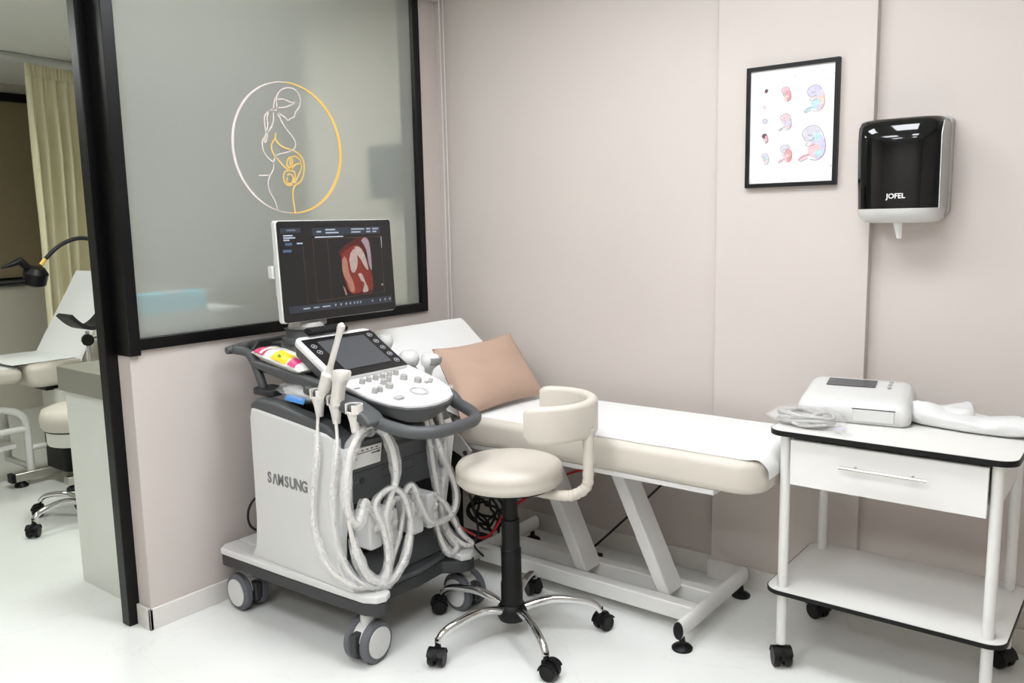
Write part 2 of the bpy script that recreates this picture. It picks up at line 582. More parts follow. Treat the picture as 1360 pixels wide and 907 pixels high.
# interior frosted window with its black frame
win = thing('window_1', (WX, 2.28, 1.06), 'frosted glass partition window in a black frame with a gold line logo', 'window', kind='structure')
obj('frame_stile', B(-3.018, WX + 0.022, 1.493, 1.538, 1.045, 2.70), 'black_metal', win, bevel=0.003)
obj('frame_stile', B(WX - 0.09, WX + 0.018, 3.005, 3.047, 1.062, 2.66), 'black_metal', win, bevel=0.003)
obj('frame_rail', B(WX - 0.09, WX + 0.018, 1.538, 3.005, 1.062, 1.106), 'black_metal', win, bevel=0.003)
obj('frame_rail', B(WX - 0.09, WX + 0.018, 1.538, 3.005, 2.62, 2.66), 'black_metal', win, bevel=0.003)
pane = obj('frosted_pane', B(WX - 0.014, WX - 0.006, 1.532, 3.011, 1.1, 2.626), 'frosted_glass', win)
LOGO = {
    'head': [(2.219, 1.946), (2.215, 1.986), (2.215, 2.022), (2.233, 2.05), (2.266, 2.066), (2.303, 2.068), (2.328, 2.049), (2.336, 2.02), (2.328, 1.993), (2.306, 1.972), (2.301, 1.953), (2.285, 1.948), (2.268, 1.935), (2.255, 1.944), (2.235, 1.955), (2.213, 1.964)],
    'band': [(2.221, 2.016), (2.253, 2.02), (2.294, 2.01), (2.334, 2.023)],
    'band2': [(2.214, 1.982), (2.256, 1.988), (2.299, 2.005), (2.334, 2.023)],
    'hair': [(2.208, 2.022), (2.199, 1.992), (2.196, 1.973), (2.168, 1.96), (2.151, 1.941), (2.15, 1.901), (2.158, 1.88), (2.177, 1.896), (2.192, 1.926), (2.197, 1.963)],
    'hair2': [(2.218, 1.968), (2.187, 1.973), (2.162, 1.938), (2.164, 1.909), (2.143, 1.843), (2.155, 1.847), (2.16, 1.88)],
    'back': [(2.141, 1.857), (2.132, 1.835), (2.137, 1.802), (2.155, 1.778), (2.178, 1.761), (2.18, 1.735), (2.163, 1.709), (2.15, 1.683), (2.152, 1.646), (2.178, 1.602), (2.189, 1.564)],
    'chest': [(2.223, 1.954), (2.237, 1.922), (2.263, 1.891), (2.291, 1.863), (2.298, 1.837), (2.286, 1.818), (2.247, 1.803), (2.201, 1.791), (2.186, 1.772), (2.178, 1.753)],
    'hip': [(2.108, 1.705), (2.132, 1.705), (2.159, 1.71)],
    'arm': [(2.202, 1.879), (2.198, 1.857), (2.213, 1.836), (2.239, 1.823), (2.271, 1.817)],
    'arm2': [(2.196, 1.857), (2.176, 1.83), (2.177, 1.808), (2.187, 1.79), (2.204, 1.773), (2.229, 1.748), (2.252, 1.734)],
    'belly': [(2.285, 1.814), (2.317, 1.797), (2.337, 1.767), (2.333, 1.721), (2.315, 1.687), (2.285, 1.667), (2.272, 1.648), (2.27, 1.617), (2.277, 1.556)],
    'bulb': [(2.268, 1.731), (2.265, 1.76), (2.274, 1.783), (2.293, 1.79), (2.313, 1.781), (2.324, 1.759), (2.318, 1.732), (2.301, 1.705), (2.285, 1.678)],
    'baby': [(2.275, 1.67), (2.247, 1.668), (2.23, 1.684), (2.227, 1.707), (2.237, 1.724), (2.261, 1.73), (2.284, 1.724), (2.287, 1.701), (2.276, 1.678)],
    'baby2': [(2.249, 1.7), (2.241, 1.685), (2.255, 1.674), (2.271, 1.682), (2.277, 1.701), (2.264, 1.715), (2.248, 1.711)],
    'leaf': [(2.269, 1.734), (2.248, 1.752), (2.255, 1.775), (2.274, 1.785), (2.277, 1.761), (2.269, 1.734), (2.291, 1.754), (2.325, 1.763)],
}
ML = basis((WX - 0.006, 0, 0), (0, 1, 0), (0, 0, 1))
lb, lgm = MB(), MB()
for k, pts in LOGO.items():
    ribbon(lgm if k in ('arm', 'arm2', 'belly', 'bulb', 'baby', 'baby2', 'leaf') else lb, smooth2(pts), 0.0056, ML)
NR = 48
gc = (2.267, 1.821)
arc_r = [(gc[0] + 0.274 * cos(a), gc[1] + 0.268 * sin(a)) for a in [radians(92 - 186 * i / NR) for i in range(NR + 1)]]
arc_l = [(gc[0] + 0.274 * cos(a), gc[1] + 0.268 * sin(a)) for a in [radians(266 - 174 * i / NR) for i in range(NR + 1)]]
ribbon(lgm, arc_r, [0.003 + 0.012 * sin(pi * i / NR) for i in range(NR + 1)], ML)
ribbon(lb, arc_l, [0.003 + 0.009 * sin(pi * i / NR) for i in range(NR + 1)], ML)
obj('logo_lines', lb, 'logo_blush', pane, label='pale blush half of the pregnant figure line logo')
obj('logo_lines', lgm, 'logo_gold', pane, label='gold half of the line logo with the belly and ring')

# roller blind cassette above the window, with its bead cord
rb = thing('roller_blind', (WX + 0.04, 2.33, 2.56), 'white roller blind rolled up above the frosted window, hanging cord', 'blind')
obj('cassette', MB().prism(rrect(WX, WX + 0.085, 2.563, 2.66, [0.03, 0.03, 0.005, 0.005]), 'y', 1.55, 3.150), 'white_plastic', rb)
for dy in (0, 0.026):
    obj('cord', MB().tube([(WX + 0.084, 3.120 + dy, 2.60), (WX + 0.084, 3.122 + dy, 1.8), (WX + 0.084, 3.120 + dy, 1.0)], 0.0026, 6), 'white_plastic', rb)
obj('cord_loop', MB().tube([(WX + 0.084, 3.120 + 0.013 - 0.013 * cos(a), 1.0 - 0.013 * sin(a)) for a in [pi * i / 8 for i in range(9)]], 0.0026, 6), 'white_plastic', rb)


def led(name, x, y, label, m):
    t = thing(name, (x, y, CEIL), label, 'ceiling light', 'LED panels in the ceiling')
    f = MB()
    f.box(x - 0.31, x + 0.31, y - 0.31, y - 0.29, CEIL - 0.012, CEIL)
    f.box(x - 0.31, x + 0.31, y + 0.29, y + 0.31, CEIL - 0.012, CEIL)
    f.box(x - 0.31, x - 0.29, y - 0.29, y + 0.29, CEIL - 0.012, CEIL)
    f.box(x + 0.29, x + 0.31, y - 0.29, y + 0.29, CEIL - 0.012, CEIL)
    obj('panel_frame', f, 'white_metal', t)
    obj('diffuser', B(x - 0.29, x + 0.29, y - 0.29, y + 0.29, CEIL - 0.008, CEIL - 0.001), m, t)


led('ceiling_panel_light', -1.85, 1.95, 'square LED ceiling panel nearest the ultrasound machine', 'led_panel')
led('ceiling_panel_light', -0.80, 1.95, 'square LED ceiling panel over the trolley side of the exam room', 'led_panel')
led('ceiling_panel_light', -1.60, 0.35, 'square LED ceiling panel second from the back wall on the doorway side', 'led_panel')
led('ceiling_panel_light', -0.45, 0.35, 'square LED ceiling panel second from the back wall on the right', 'led_panel')
led('ceiling_panel_light', -1.60, -1.10, 'added unseen LED fill panel farthest from the back wall on the doorway side', 'led_panel')  # extra row behind the camera, added out of view as frontal fill
led('ceiling_panel_light', -0.45, -1.10, 'added unseen LED fill panel farthest from the back wall on the right', 'led_panel')  # second panel of the added fill row, also unseen
led('ceiling_panel_light', -3.75, 1.95, 'square LED ceiling panel over the treatment chair in the next room', 'led_panel_side')
led('ceiling_panel_light', -5.60, 0.50, 'square LED ceiling panel by the window in the next room', 'led_panel_side')

# ------------------------------------------------------------------ ultrasound machine
MY = 2.06     # its centre line
um = thing('ultrasound_machine', (-2.45, MY, 0), 'white and grey ultrasound machine on four castors beside the partition', 'ultrasound machine')


def rot_z(c, a):
    return Matrix.Translation(c) @ Matrix.Rotation(a, 4, 'Z')


def big_caster(x, y, a):
    """twin-wheel castor with pale discs, axle along local y"""
    M = rot_z((x, y, 0), a)
    f = MB(M)
    f.prism([(0.062 * cos(t), 0.074 + 0.066 * sin(t)) for t in [radians(10 + 150 * i / 10) for i in range(11)]] + [(-0.03, 0.07), (0.03, 0.07)], 'y', -0.028, 0.028)
    f.cyl((0.0, 0, 0.12), (0.0, 0, 0.185), 0.024)
    k = obj('caster', f, 'white_plastic', um, bevel=0.004)
    for s in (-1, 1):
        w = MB(M).lathe([(0.02, -0.016), (0.066, -0.016), (0.074, -0.009), (0.074, 0.009), (0.066, 0.016), (0.02, 0.016)], (0, s * 0.036, 0.074), (0, 1, 0), 36)
        obj('wheel', w, 'grey_rubber', k)
        d = MB(M).lathe([(0.0, 0.0), (0.054, 0.0), (0.054, 0.004), (0.0, 0.006)], (0, s * 0.052, 0.074), (0, s, 0), 32)
        obj('wheel_disc', d, 'white_plastic', k)
    br = MB(M).box(0.034, 0.078, -0.014, 0.014, 0.05, 0.12)
    obj('brake_pedal', br, 'charcoal_plastic', k, bevel=0.004)


big_caster(-2.80, 1.835, radians(-2))
big_caster(-2.10, 1.835, radians(-84))
big_caster(-2.09, 2.335, radians(-6))
big_caster(-2.80, 2.32, radians(180))


# base: pale top deck with swept tips and a dark skirt below
def base_outline(g):
    a = [(-2.885 - g, 1.80), (-2.86, 1.762 - g), (-2.5, 1.772 - g), (-2.20, 1.785 - g), (-2.07, 1.792 - g), (-2.025, 1.815 - g * .5), (-2.012 + g, 1.85), (-2.03 + g, 1.885)]
    b = [(x, 2 * MY - y + 0.02) for x, y in a][::-1]
    mid = [(-2.085 + g, 1.93), (-2.075 + g, 2.07), (-2.085 + g, 2.21)]
    return a + mid + b


obj('base_skirt', MB().prism(base_outline(-0.006), 'z', 0.178, 0.226), 'charcoal_plastic', um, bevel=0.006)
dk = MB()
for s in (0, 1):
    a = [(-2.885, 1.80), (-2.86, 1.762), (-2.5, 1.772), (-2.20, 1.785), (-2.07, 1.792), (-2.025, 1.815), (-2.012, 1.85), (-2.03, 1.885), (-2.10, 1.885), (-2.22, 1.86), (-2.885, 1.86)]
    if s:
        a = [(x, 2 * MY - y + 0.02) for x, y in a][::-1]
    dk.prism(a, 'z', 0.226, 0.252)
dk.box(-2.885, -2.70, 1.86, 2.28, 0.226, 0.252)
obj('base_deck', dk, 'white_plastic', um, bevel=0.007, seg=3)
obj('front_plate', MB().prism([(-2.22, 1.875), (-2.10, 1.90), (-2.078, 2.07), (-2.10, 2.24), (-2.22, 2.265)], 'z', 0.226, 0.246), 'dark_plastic', um, bevel=0.006)

# side shells, flared into the deck
side = [(-2.70, 0.245), (-2.665, 0.30), (-2.652, 0.40), (-2.652, 0.80), (-2.64, 0.838), (-2.60, 0.836), (-2.40, 0.816), (-2.22, 0.796), (-2.165, 0.778), (-2.135, 0.74), (-2.128, 0.69), (-2.150, 0.56), (-2.178, 0.42), (-2.182, 0.34), (-2.165, 0.29), (-2.11, 0.247)]
near = obj('side_shell', MB().prism(side, 'y', 1.792, 1.835), 'white_plastic', um, bevel=0.010, seg=3)
obj('side_shell', MB().prism(side, 'y', 2 * MY - 1.835 + 0.02, 2 * MY - 1.792 + 0.02), 'white_plastic', um, bevel=0.010, seg=3)
tm = MB()
for i, ch in enumerate('S MSUNG'):
    lx = -2.4475 + (i - 3) * 0.0335
    if ch == ' ':
        ribbon(tm, [(lx - 0.0125, 0.5652), (lx - 0.0015, 0.604), (lx + 0.0015, 0.604), (lx + 0.0125, 0.5652)], 0.0072, basis((0, 1.792, 0), (1, 0, 0), (0, 0, 1)), 0.0012)
    else:
        q = text_mb(ch, 0.057, basis((lx, 1.7916, 0.585), (1, 0, 0), (0, 0, 1)), 0.0012, 0.84 if ch != 'M' else 0.80, bold=0.0017)
        tm.add(q.v, q.f)
obj('maker_name', tm, 'logo_grey', near)
# body between the shells
body = [(-2.64, 0.25), (-2.64, 0.80), (-2.60, 0.835), (-2.20, 0.80), (-2.155, 0.765), (-2.150, 0.72), (-2.205, 0.54), (-2.21, 0.25)]
obj('body', MB().prism(body, 'y', 1.835, 2.305), 'charcoal_plastic', um, bevel=0.004)
topc = [(-2.655, 0.80), (-2.650, 0.85), (-2.61, 0.873), (-2.50, 0.868), (-2.40, 0.85), (-2.22, 0.822), (-2.16, 0.79), (-2.14, 0.75), (-2.17, 0.745), (-2.22, 0.78)]
for y0, y1 in ((1.797, 1.86), (2.28, 2.343)):
    obj('top_rim', MB().prism(topc, 'y', y0, y1), 'dark_plastic', um, bevel=0.010, seg=3)
obj('front_panel', MB().prism([(-2.17, 0.765), (-2.145, 0.760), (-2.185, 0.530), (-2.215, 0.530)], 'y', 1.838, 2.302), 'dark_plastic', um, bevel=0.003)
FPM = basis((-2.145, 0, 0.760), (0, 1, 0), (0.171, 0, 0.985))


def fp(y, z):
    return (y, (z - 0.760) / 0.985)


gr = MB()
ribbon(gr, [fp(1.842, 0.648), fp(2.298, 0.648)], 0.0030, FPM, 0.0008)
ribbon(gr, [fp(2.00, 0.636), fp(2.16, 0.636), fp(2.16, 0.600), fp(2.00, 0.600), fp(2.00, 0.636)], 0.0024, FPM, 0.0008)
obj('panel_groove', gr, 'groove', um)
btn = MB(FPM @ Matrix.Translation((1.905, (0.612 - 0.76) / 0.985, 0))).lathe([(0.0, 0), (0.012, 0.0), (0.012, 0.004), (0.009, 0.005), (0.0, 0.004)], (0, 0, 0), n=20)
obj('power_button', btn, 'charcoal_plastic', um)
for dy in (-0.030, -0.020):
    obj('indicator_light', MB(FPM @ Matrix.Translation((1.905 + dy, (0.612 - 0.76) / 0.985, 0))).lathe([(0.0, 0), (0.003, 0.0), (0.002, 0.001), (0.0, 0.001)], (0, 0, 0), n=10), 'key_grey', um)
# printer slot with a white card
cardM = basis((-2.154, 1.912, 0.703), (0, 1, 0), (0.171, 0, 0.985))
card = obj('label_card', MB(cardM).box(-0.066, 0.066, -0.036, 0.036, 0.0, 0.006), 'white_laminate', um, label='white printed card on the dark front')
pr_ = MB(cardM)
pr_.box(-0.060, 0.060, 0.016, 0.019, 0.006, 0.0066)
pr_.box(-0.060, -0.044, 0.023, 0.030, 0.006, 0.0066)
pr_.box(0.044, 0.060, 0.004, 0.012, 0.006, 0.0066)
for i in range(4):
    pr_.box(-0.03 + i * 0.022, -0.018 + i * 0.022, 0.024, 0.029, 0.006, 0.0066)
pr_.box(0.020, 0.042, 0.005, 0.010, 0.006, 0.0066)
pr_.box(-0.052, -0.047, -0.004, 0.002, 0.006, 0.0066)
obj('card_print', pr_, 'label_print', card)
# recessed connector bay and lower front
obj('connector_bay', MB().prism(rrect(1.855, 2.285, 0.335, 0.525, 0.03), 'x', -2.214, -2.203), 'black_plastic', um)
obj('lower_front', MB().prism([(-2.205, 0.25), (-2.13, 0.25), (-2.155, 0.29), (-2.195, 0.325), (-2.205, 0.33)], 'y', 1.84, 2.30), 'dark_plastic', um, bevel=0.003)

# rear column, tray rails, rear handle
obj('rear_column', MB().prism(rrect(-2.70, -2.52, 1.97, 2.13, 0.04), 'z', 0.80, 1.06), 'mid_plastic', um, bevel=0.006)
rh = spline([(-2.66, 1.875, 0.87), (-2.69, 1.872, 0.95), (-2.74, 1.87, 1.02), (-2.80, 1.85, 1.034), (-2.815, 1.90, 1.04), (-2.815, 2.06, 1.045), (-2.815, 2.22, 1.04), (-2.80, 2.27, 1.034), (-2.74, 2.25, 1.02), (-2.68, 2.248, 0.95), (-2.66, 2.245, 0.87)], 6)
obj('rear_handle', MB().tube(rh, 0.017, 12), 'dark_plastic', um)
obj('handle_tip', MB().tube([(-2.81, 1.905, 1.038), (-2.812, 1.85, 1.034), (-2.814, 1.822, 1.032)], [0.017, 0.018, 0.014], 14), 'dark_plastic', um)
obj('rear_panel', MB().prism([(1.90, 1.025), (1.93, 1.062), (2.19, 1.062), (2.22, 1.025), (2.19, 0.985), (1.93, 0.985)], 'x', -2.79, -2.765), 'charcoal_plastic', um, bevel=0.006)
obj('rear_bridge', B(-2.77, -2.66, 1.99, 2.11, 0.985, 1.05), 'charcoal_plastic', um, bevel=0.006)
obj('small_ledge', MB().prism(rrect(-2.70, -2.58, 1.842, 1.935, 0.02), 'z', 0.872, 0.898), 'charcoal_plastic', um, bevel=0.005)
for s, y in ((-1, 1.862), (1, 2.278)):
    rail = [(-2.71, 0.985), (-2.70, 1.002), (-2.55, 0.987), (-2.40, 0.970), (-2.28, 0.955), (-2.25, 0.935), (-2.25, 0.915), (-2.28, 0.910), (-2.40, 0.930), (-2.60, 0.960)]
    obj('tray_rail', MB().prism(rail, 'y', y - 0.020, y + 0.020), 'dark_plastic', um, bevel=0.008, seg=3)
obj('rear_tray', MB().prism([(-2.70, 0.955), (-2.70, 0.975), (-2.30, 0.925), (-2.30, 0.905)], 'y', 1.88, 2.26), 'black_plastic', um, bevel=0.004)
# under-console neck
obj('console_neck', MB().loft([rrect2 for rrect2 in [[(x, y, z) for x, y in rrect(-2.5 + e, -2.2 - e * 0.2, 1.94, 2.18, 0.05)] for z, e in ((0.80, 0.0), (0.86, 0.03), (0.92, 0.0))]]), 'black_plastic', um)

# console: white keyboard deck, dark underside, handle loop
def zk(x):
    return 0.889 + (-1.96 - x) * 0.235


def deck_outline(g=0.0):
    pts = [(-2.34, 1.885 - g), (-2.20, 1.885 - g), (-2.10, 1.893 - g), (-2.035, 1.915 - g), (-1.985 + g * .7, 1.955 - g * .5), (-1.962 + g, 2.01), (-1.955 + g, 2.07)]
    return pts + [(x, 2 * 2.07 - y) for x, y in pts[-2::-1]]


def slab(outline, dz0, dz1):
    return MB().loft([[(x, y, zk(x) + dz0) for x, y in outline], [(x, y, zk(x) + dz1) for x, y in outline]])


deck = obj('keyboard_deck', slab(deck_outline(), -0.014, 0.0), 'white_gloss', um, bevel=0.004, seg=3)
obj('console_underside', MB().loft([[(x, y, zk(x) - 0.014) for x, y in deck_outline(0.004)], [(x * 0.97 - 2.15 * 0.03, 2.07 + (y - 2.07) * 0.93, zk(x) - 0.040) for x, y in deck_outline()], [(x * 0.72 - 2.15 * 0.28, 2.07 + (y - 2.07) * 0.6, zk(x) - 0.075) for x, y in deck_outline()]]), 'dark_plastic', um, bevel=0.003)
hl = [(-2.30, 1.865, 0.902), (-2.20, 1.868, 0.884), (-2.10, 1.872, 0.856), (-2.0, 1.885, 0.832), (-1.92, 1.915, 0.818), (-1.872, 1.98, 0.813), (-1.862, 2.07, 0.813)]
hl = hl + [(x, 2 * 2.07 - y, z) for x, y, z in hl[-2::-1]]
hs = spline(hl, 7)
obj('handle_loop', MB().tube(hs, 0.0215, 14), 'dark_plastic', um)
for y in (1.868, 2.272):
    obj('handle_mount', MB().prism([(-2.36, 0.915), (-2.36, 0.945), (-2.26, 0.932), (-2.12, 0.905), (-2.05, 0.878), (-2.02, 0.850), (-2.04, 0.835), (-2.12, 0.862), (-2.24, 0.898)], 'y', y - 0.026 - (0.028 if y < 2 else -0.006), y + (0.026 if y < 2 else 0.012)), 'dark_plastic', um, bevel=0.010, seg=3)

# keys, knobs and trackball
def on_deck(x, y):
    return (x, y, zk(x))


KM = Matrix.Rotation(radians(13.2), 4, 'Y')
for i, (x, y) in enumerate([(-2.205, 1.955), (-2.210, 1.990), (-2.212, 2.025), (-2.214, 2.060), (-2.216, 2.096), (-2.217, 2.130), (-2.178, 2.056), (-2.166, 2.018), (-2.130, 2.012), (-2.168, 2.122), (-2.125, 2.150), (-2.118, 1.932), (-2.12, 1.958)]):
    r = 0.0105 if i not in (8, 9, 10) else 0.0135
    kb = MB(Matrix.Translation(on_deck(x, y)) @ KM).lathe([(r + 0.001, -0.002), (r, 0.006), (r * 0.92, 0.017), (r * 0.7, 0.019), (0, 0.019)], (0, 0, 0), (0, 0, 1), 16)
    obj('knob', kb, 'key_grey', deck)
for x, y, w in [(-2.100, 2.19, 0.006), (-2.112, 2.206, 0.006), (-2.104, 2.172, 0.006)]:
    obj('key', MB(Matrix.Translation(on_deck(x, y)) @ KM).box(-w, w, -w, w, -0.002, 0.008), 'key_grey', deck, bevel=0.0015)
obj('paddle_key', MB(Matrix.Translation(on_deck(-2.040, 1.972)) @ KM).prism(rrect(-0.012, 0.012, -0.020, 0.020, 0.010), 'z', -0.002, 0.008), 'key_grey', deck, bevel=0.002)
ring = MB(Matrix.Translation(on_deck(-2.055, 2.085)) @ KM).lathe([(0.034, -0.001), (0.034, 0.003), (0.028, 0.004), (0.026, -0.001)], (0, 0, 0), (0, 0, 1), 30)
obj('trackball_ring', ring, 'key_grey', deck)
obj('trackball', MB(Matrix.Translation(on_deck(-2.055, 2.085)) @ KM).ball((0, 0, -0.008), 0.025, 0.025, 0.018, 20, 12), 'white_gloss', deck)
for x, y in ((-2.175, 1.905), (-2.262, 2.205)):
    obj('indicator', MB(Matrix.Translation(on_deck(x, y)) @ KM).box(-0.004, 0.004, -0.012, 0.012, -0.001, 0.0012), 'mid_plastic', deck)

# touch screen unit, tilted
TA = Vector((-2.445, 0, 1.088))
TB = Vector((-2.252, 0, 0.974))
tdir = (TB - TA).normalized()
TM = basis((TA.x, 2.055, TA.z), (0, 1, 0), tuple(-tdir))   # x: along Y, y: up the slope, z: out of the face
L = (TB - TA).length
unit = MB(TM)
unit.prism(rrect(-0.188, 0.172, -L - 0.01, 0.022, [0.012, 0.012, 0.03, 0.03]), 'z', -0.020, 0.0)
tu = obj('touch_panel', unit, 'white_gloss', um, bevel=0.004)
obj('touch_housing', MB(TM).loft([[(x, y, -0.020) for x, y in rrect(-0.186, 0.170, -L - 0.005, 0.018, 0.02)], [(x * 0.97, y * 0.9 - 0.02, -0.055) for x, y in rrect(-0.186, 0.170, -L - 0.005, 0.018, 0.02)]]), 'dark_plastic', um, bevel=0.004)
obj('touch_border', MB(TM).box(-0.168, 0.166, -L - 0.008, 0.000, 0.0, 0.0025), 'touch_border', tu)
obj('touch_screen', MB(TM).box(-0.112, 0.112, -L + 0.028, -0.022, 0.0025, 0.0035), 'touch_glass', tu)
ic = MB(TM)
for i in range(5):
    for k in range(2):
        x = 0.139 if True else 0
        y = -0.028 - i * 0.042
        ring_pts = [(x + 0.0105 * cos(a), y + 0.0105 * sin(a)) for a in [2 * pi * j / 12 for j in range(13)]]
    ribbon(ic, ring_pts, 0.0016, Matrix.Translation((0, 0, 0.0025)))
    ic.box(x - 0.004, x + 0.004, y - 0.002, y + 0.002, 0.0025, 0.0035)
for i in range(2):
    x, y = -0.142, -0.045 - i * 0.036
    ribbon(ic, [(x + 0.0105 * cos(a), y + 0.0105 * sin(a)) for a in [2 * pi * j / 12 for j in range(13)]], 0.0016, Matrix.Translation((0, 0, 0.0025)))
    ic.box(x - 0.004, x + 0.004, y - 0.002, y + 0.002, 0.0025, 0.0035)
obj('touch_icons', ic, 'screen_icon', tu)

# monitor on its swivel foot
obj('swivel_base', MB().lathe([(0.086, 0.0), (0.086, 0.016), (0.072, 0.022), (0.070, 0.046), (0.078, 0.052), (0.0, 0.052)], (-2.61, 2.035, 1.058), n=36), 'dark_plastic', um)
obj('monitor_foot', MB().lathe([(0.066, 0.0), (0.068, 0.012), (0.060, 0.026), (0.0, 0.028)], (-2.605, 2.04, 1.108), n=36), 'key_grey', um)
mt = Matrix.Translation((-2.545, 2.178, 1.142)) @ Matrix.Rotation(radians(-2.6), 4, 'Y')
MM = mt @ basis((0, 0, 0), (0, 1, 0), (0, 0, 1))       # x along Y, y up, z toward the viewer
W2, HH = 0.284, 0.378
mon = obj('monitor', MB(MM).prism(rrect(-W2, W2, 0, HH, 0.012), 'z', -0.030, -0.004), 'white_plastic', um, bevel=0.004)
obj('bezel', MB(MM).prism(rrect(-W2 + 0.004, W2 - 0.001, 0.003, HH - 0.003, 0.012), 'z', -0.006, 0.002), 'screen_black', mon)
obj('monitor_back', MB(MM).loft([[(x, y, -0.030) for x, y in rrect(-W2 + 0.012, W2 - 0.05, 0.06, 0.27, 0.03)], [(x * 0.97, y, -0.062) for x, y in rrect(-W2 + 0.012, W2 - 0.06, 0.08, 0.26, 0.03)]]), 'white_plastic', mon, bevel=0.006)
obj('arm_cover', MB(MM).box(-W2 - 0.006, -W2 + 0.10, 0.165, 0.215, -0.066, -0.034), 'white_plastic', mon, bevel=0.006)
obj('monitor_stem', MB().prism(rrect(-2.615, -2.565, 1.975, 2.115, 0.012), 'z', 1.12, 1.19), 'key_grey', um, bevel=0.004)
# what the screen shows (flat picture on the glass)
SM = MM @ Matrix.Translation((0, 0, 0.002))
sx0, sx1, sy0, sy1 = -W2 + 0.016, W2 - 0.016, 0.030, HH - 0.018


def sp(u, v):                      # screen fraction, v down
    return (sx0 + (sx1 - sx0) * u, sy1 - (sy1 - sy0) * v)


def patch(mb, pts, t, lift=0.0):
    P = [sp(*p) for p in pts]
    mb.add([SM @ Vector((a, b, lift)) for a, b in P] + [SM @ Vector((a, b, lift + t)) for a, b in P],
           [list(range(len(P))), list(range(len(P), 2 * len(P)))] + [(i, (i + 1) % len(P), len(P) + (i + 1) % len(P), len(P) + i) for i in range(len(P))])


def patch_s(mb, pts, t, lift=0.0):
    s = spline([(a, b, 0) for a, b in pts + pts[:1]], 4)[:-1]
    patch(mb, [(p.x, p.y) for p in s], t, lift)


scr = {}


def S(m):
    return scr.setdefault(m, MB())


patch(S('scan_bar'), [(0.27, 0.035), (0.92, 0.035), (0.92, 0.12), (0.27, 0.12)], 0.0002)
patch(S('scan_bar'), [(0.0, 0.03), (0.17, 0.03), (0.17, 0.085), (0.0, 0.085)], 0.0002)
patch(S('scan_bar'), [(0.02, 0.905), (0.99, 0.905), (0.99, 0.985), (0.02, 0.985)], 0.0002)
for (u0, u1, v) in [(0.31, 0.35, 0.08), (0.39, 0.48, 0.06), (0.39, 0.51, 0.095), (0.63, 0.76, 0.06), (0.63, 0.72, 0.095), (0.78, 0.82, 0.06), (0.78, 0.82, 0.095), (0.84, 0.9, 0.06), (0.84, 0.88, 0.095),
                    (0.02, 0.1, 0.115), (0.02, 0.12, 0.14), (0.02, 0.07, 0.165), (0.13, 0.18, 0.205), (0.29, 0.55, 0.142), (0.14, 0.2, 0.945), (0.23, 0.28, 0.945), (0.31, 0.38, 0.945)]:
    patch(S('scan_text'), [(u0, v - 0.008), (u1, v - 0.008), (u1, v + 0.008), (u0, v + 0.008)], 0.0005)
for u in (0.43, 0.48, 0.53, 0.57, 0.61, 0.64, 0.67, 0.79, 0.87, 0.92, 0.97):
    patch(S('scan_text'), [(u - 0.008, 0.93), (u + 0.008, 0.93), (u + 0.004, 0.955), (u - 0.004, 0.955)], 0.0005)
patch(S('scan_blue'), [(0.03, 0.195), (0.09, 0.195), (0.09, 0.225), (0.03, 0.225)], 0.0004)
patch(S('scan_blue'), [(0.01, 0.27), (0.08, 0.27), (0.08, 0.30), (0.01, 0.30)], 0.0004)
for a, b in [((0.27, 0.16), (0.92, 0.16)), ((0.27, 0.16), (0.27, 0.875)), ((0.27, 0.875), (0.92, 0.845)), ((0.92, 0.16), (0.92, 0.845)), ((0.40, 0.16), (0.40, 0.86)), ((0.18, 0.24), (0.18, 0.90))]:
    ribbon(S('scan_amber'), [sp(*a), sp(*b)], 0.0009, SM, 0.0004)
patch_s(S('scan_dark_red'), [(0.49, 0.32), (0.56, 0.25), (0.63, 0.2), (0.7, 0.16), (0.79, 0.17), (0.8, 0.25), (0.75, 0.36), (0.80, 0.5), (0.8, 0.83), (0.66, 0.84), (0.58, 0.82), (0.52, 0.6), (0.52, 0.4)], 0.0004)
patch_s(S('scan_red'), [(0.52, 0.35), (0.6, 0.28), (0.68, 0.25), (0.74, 0.35), (0.72, 0.52), (0.79, 0.58), (0.8, 0.8), (0.72, 0.78), (0.66, 0.83), (0.58, 0.82), (0.54, 0.7), (0.52, 0.5)], 0.0007)
patch_s(S('scan_flesh'), [(0.52, 0.42), (0.55, 0.38), (0.57, 0.45), (0.58, 0.58), (0.61, 0.68), (0.62, 0.8), (0.58, 0.8), (0.55, 0.68), (0.52, 0.56)], 0.0010)
patch_s(S('scan_pale'), [(0.59, 0.42), (0.61, 0.34), (0.65, 0.3), (0.67, 0.4), (0.665, 0.5), (0.63, 0.58), (0.60, 0.55)], 0.0011)
patch_s(S('scan_pale'), [(0.65, 0.27), (0.70, 0.28), (0.745, 0.38), (0.77, 0.55), (0.74, 0.53), (0.70, 0.42), (0.66, 0.35)], 0.0012)
patch_s(S('scan_rose'), [(0.72, 0.2), (0.76, 0.165), (0.80, 0.25), (0.805, 0.55), (0.78, 0.5), (0.765, 0.32)], 0.0012)
patch_s(S('scan_pale'), [(0.665, 0.60), (0.70, 0.6), (0.73, 0.7), (0.755, 0.81), (0.70, 0.82), (0.72, 0.72), (0.69, 0.68)], 0.0012)
patch_s(S('scan_flesh'), [(0.51, 0.72), (0.53, 0.76), (0.545, 0.83), (0.53, 0.83)], 0.0009)
patch(S('scan_text'), [(0.92, 0.16), (0.928, 0.16), (0.926, 0.3), (0.922, 0.3)], 0.0004)
patch_s(S('scan_pale'), [(0.89, 0.75), (0.91, 0.74), (0.905, 0.77)], 0.0004)
words = {k: scr.pop(k) for k in ('scan_bar', 'scan_text', 'scan_blue', 'scan_amber')}
obj_multi('scan_picture', scr, mon, label='red and pale ultrasound scan on the screen')
obj_multi('screen_text', words, mon, kind='stuff')
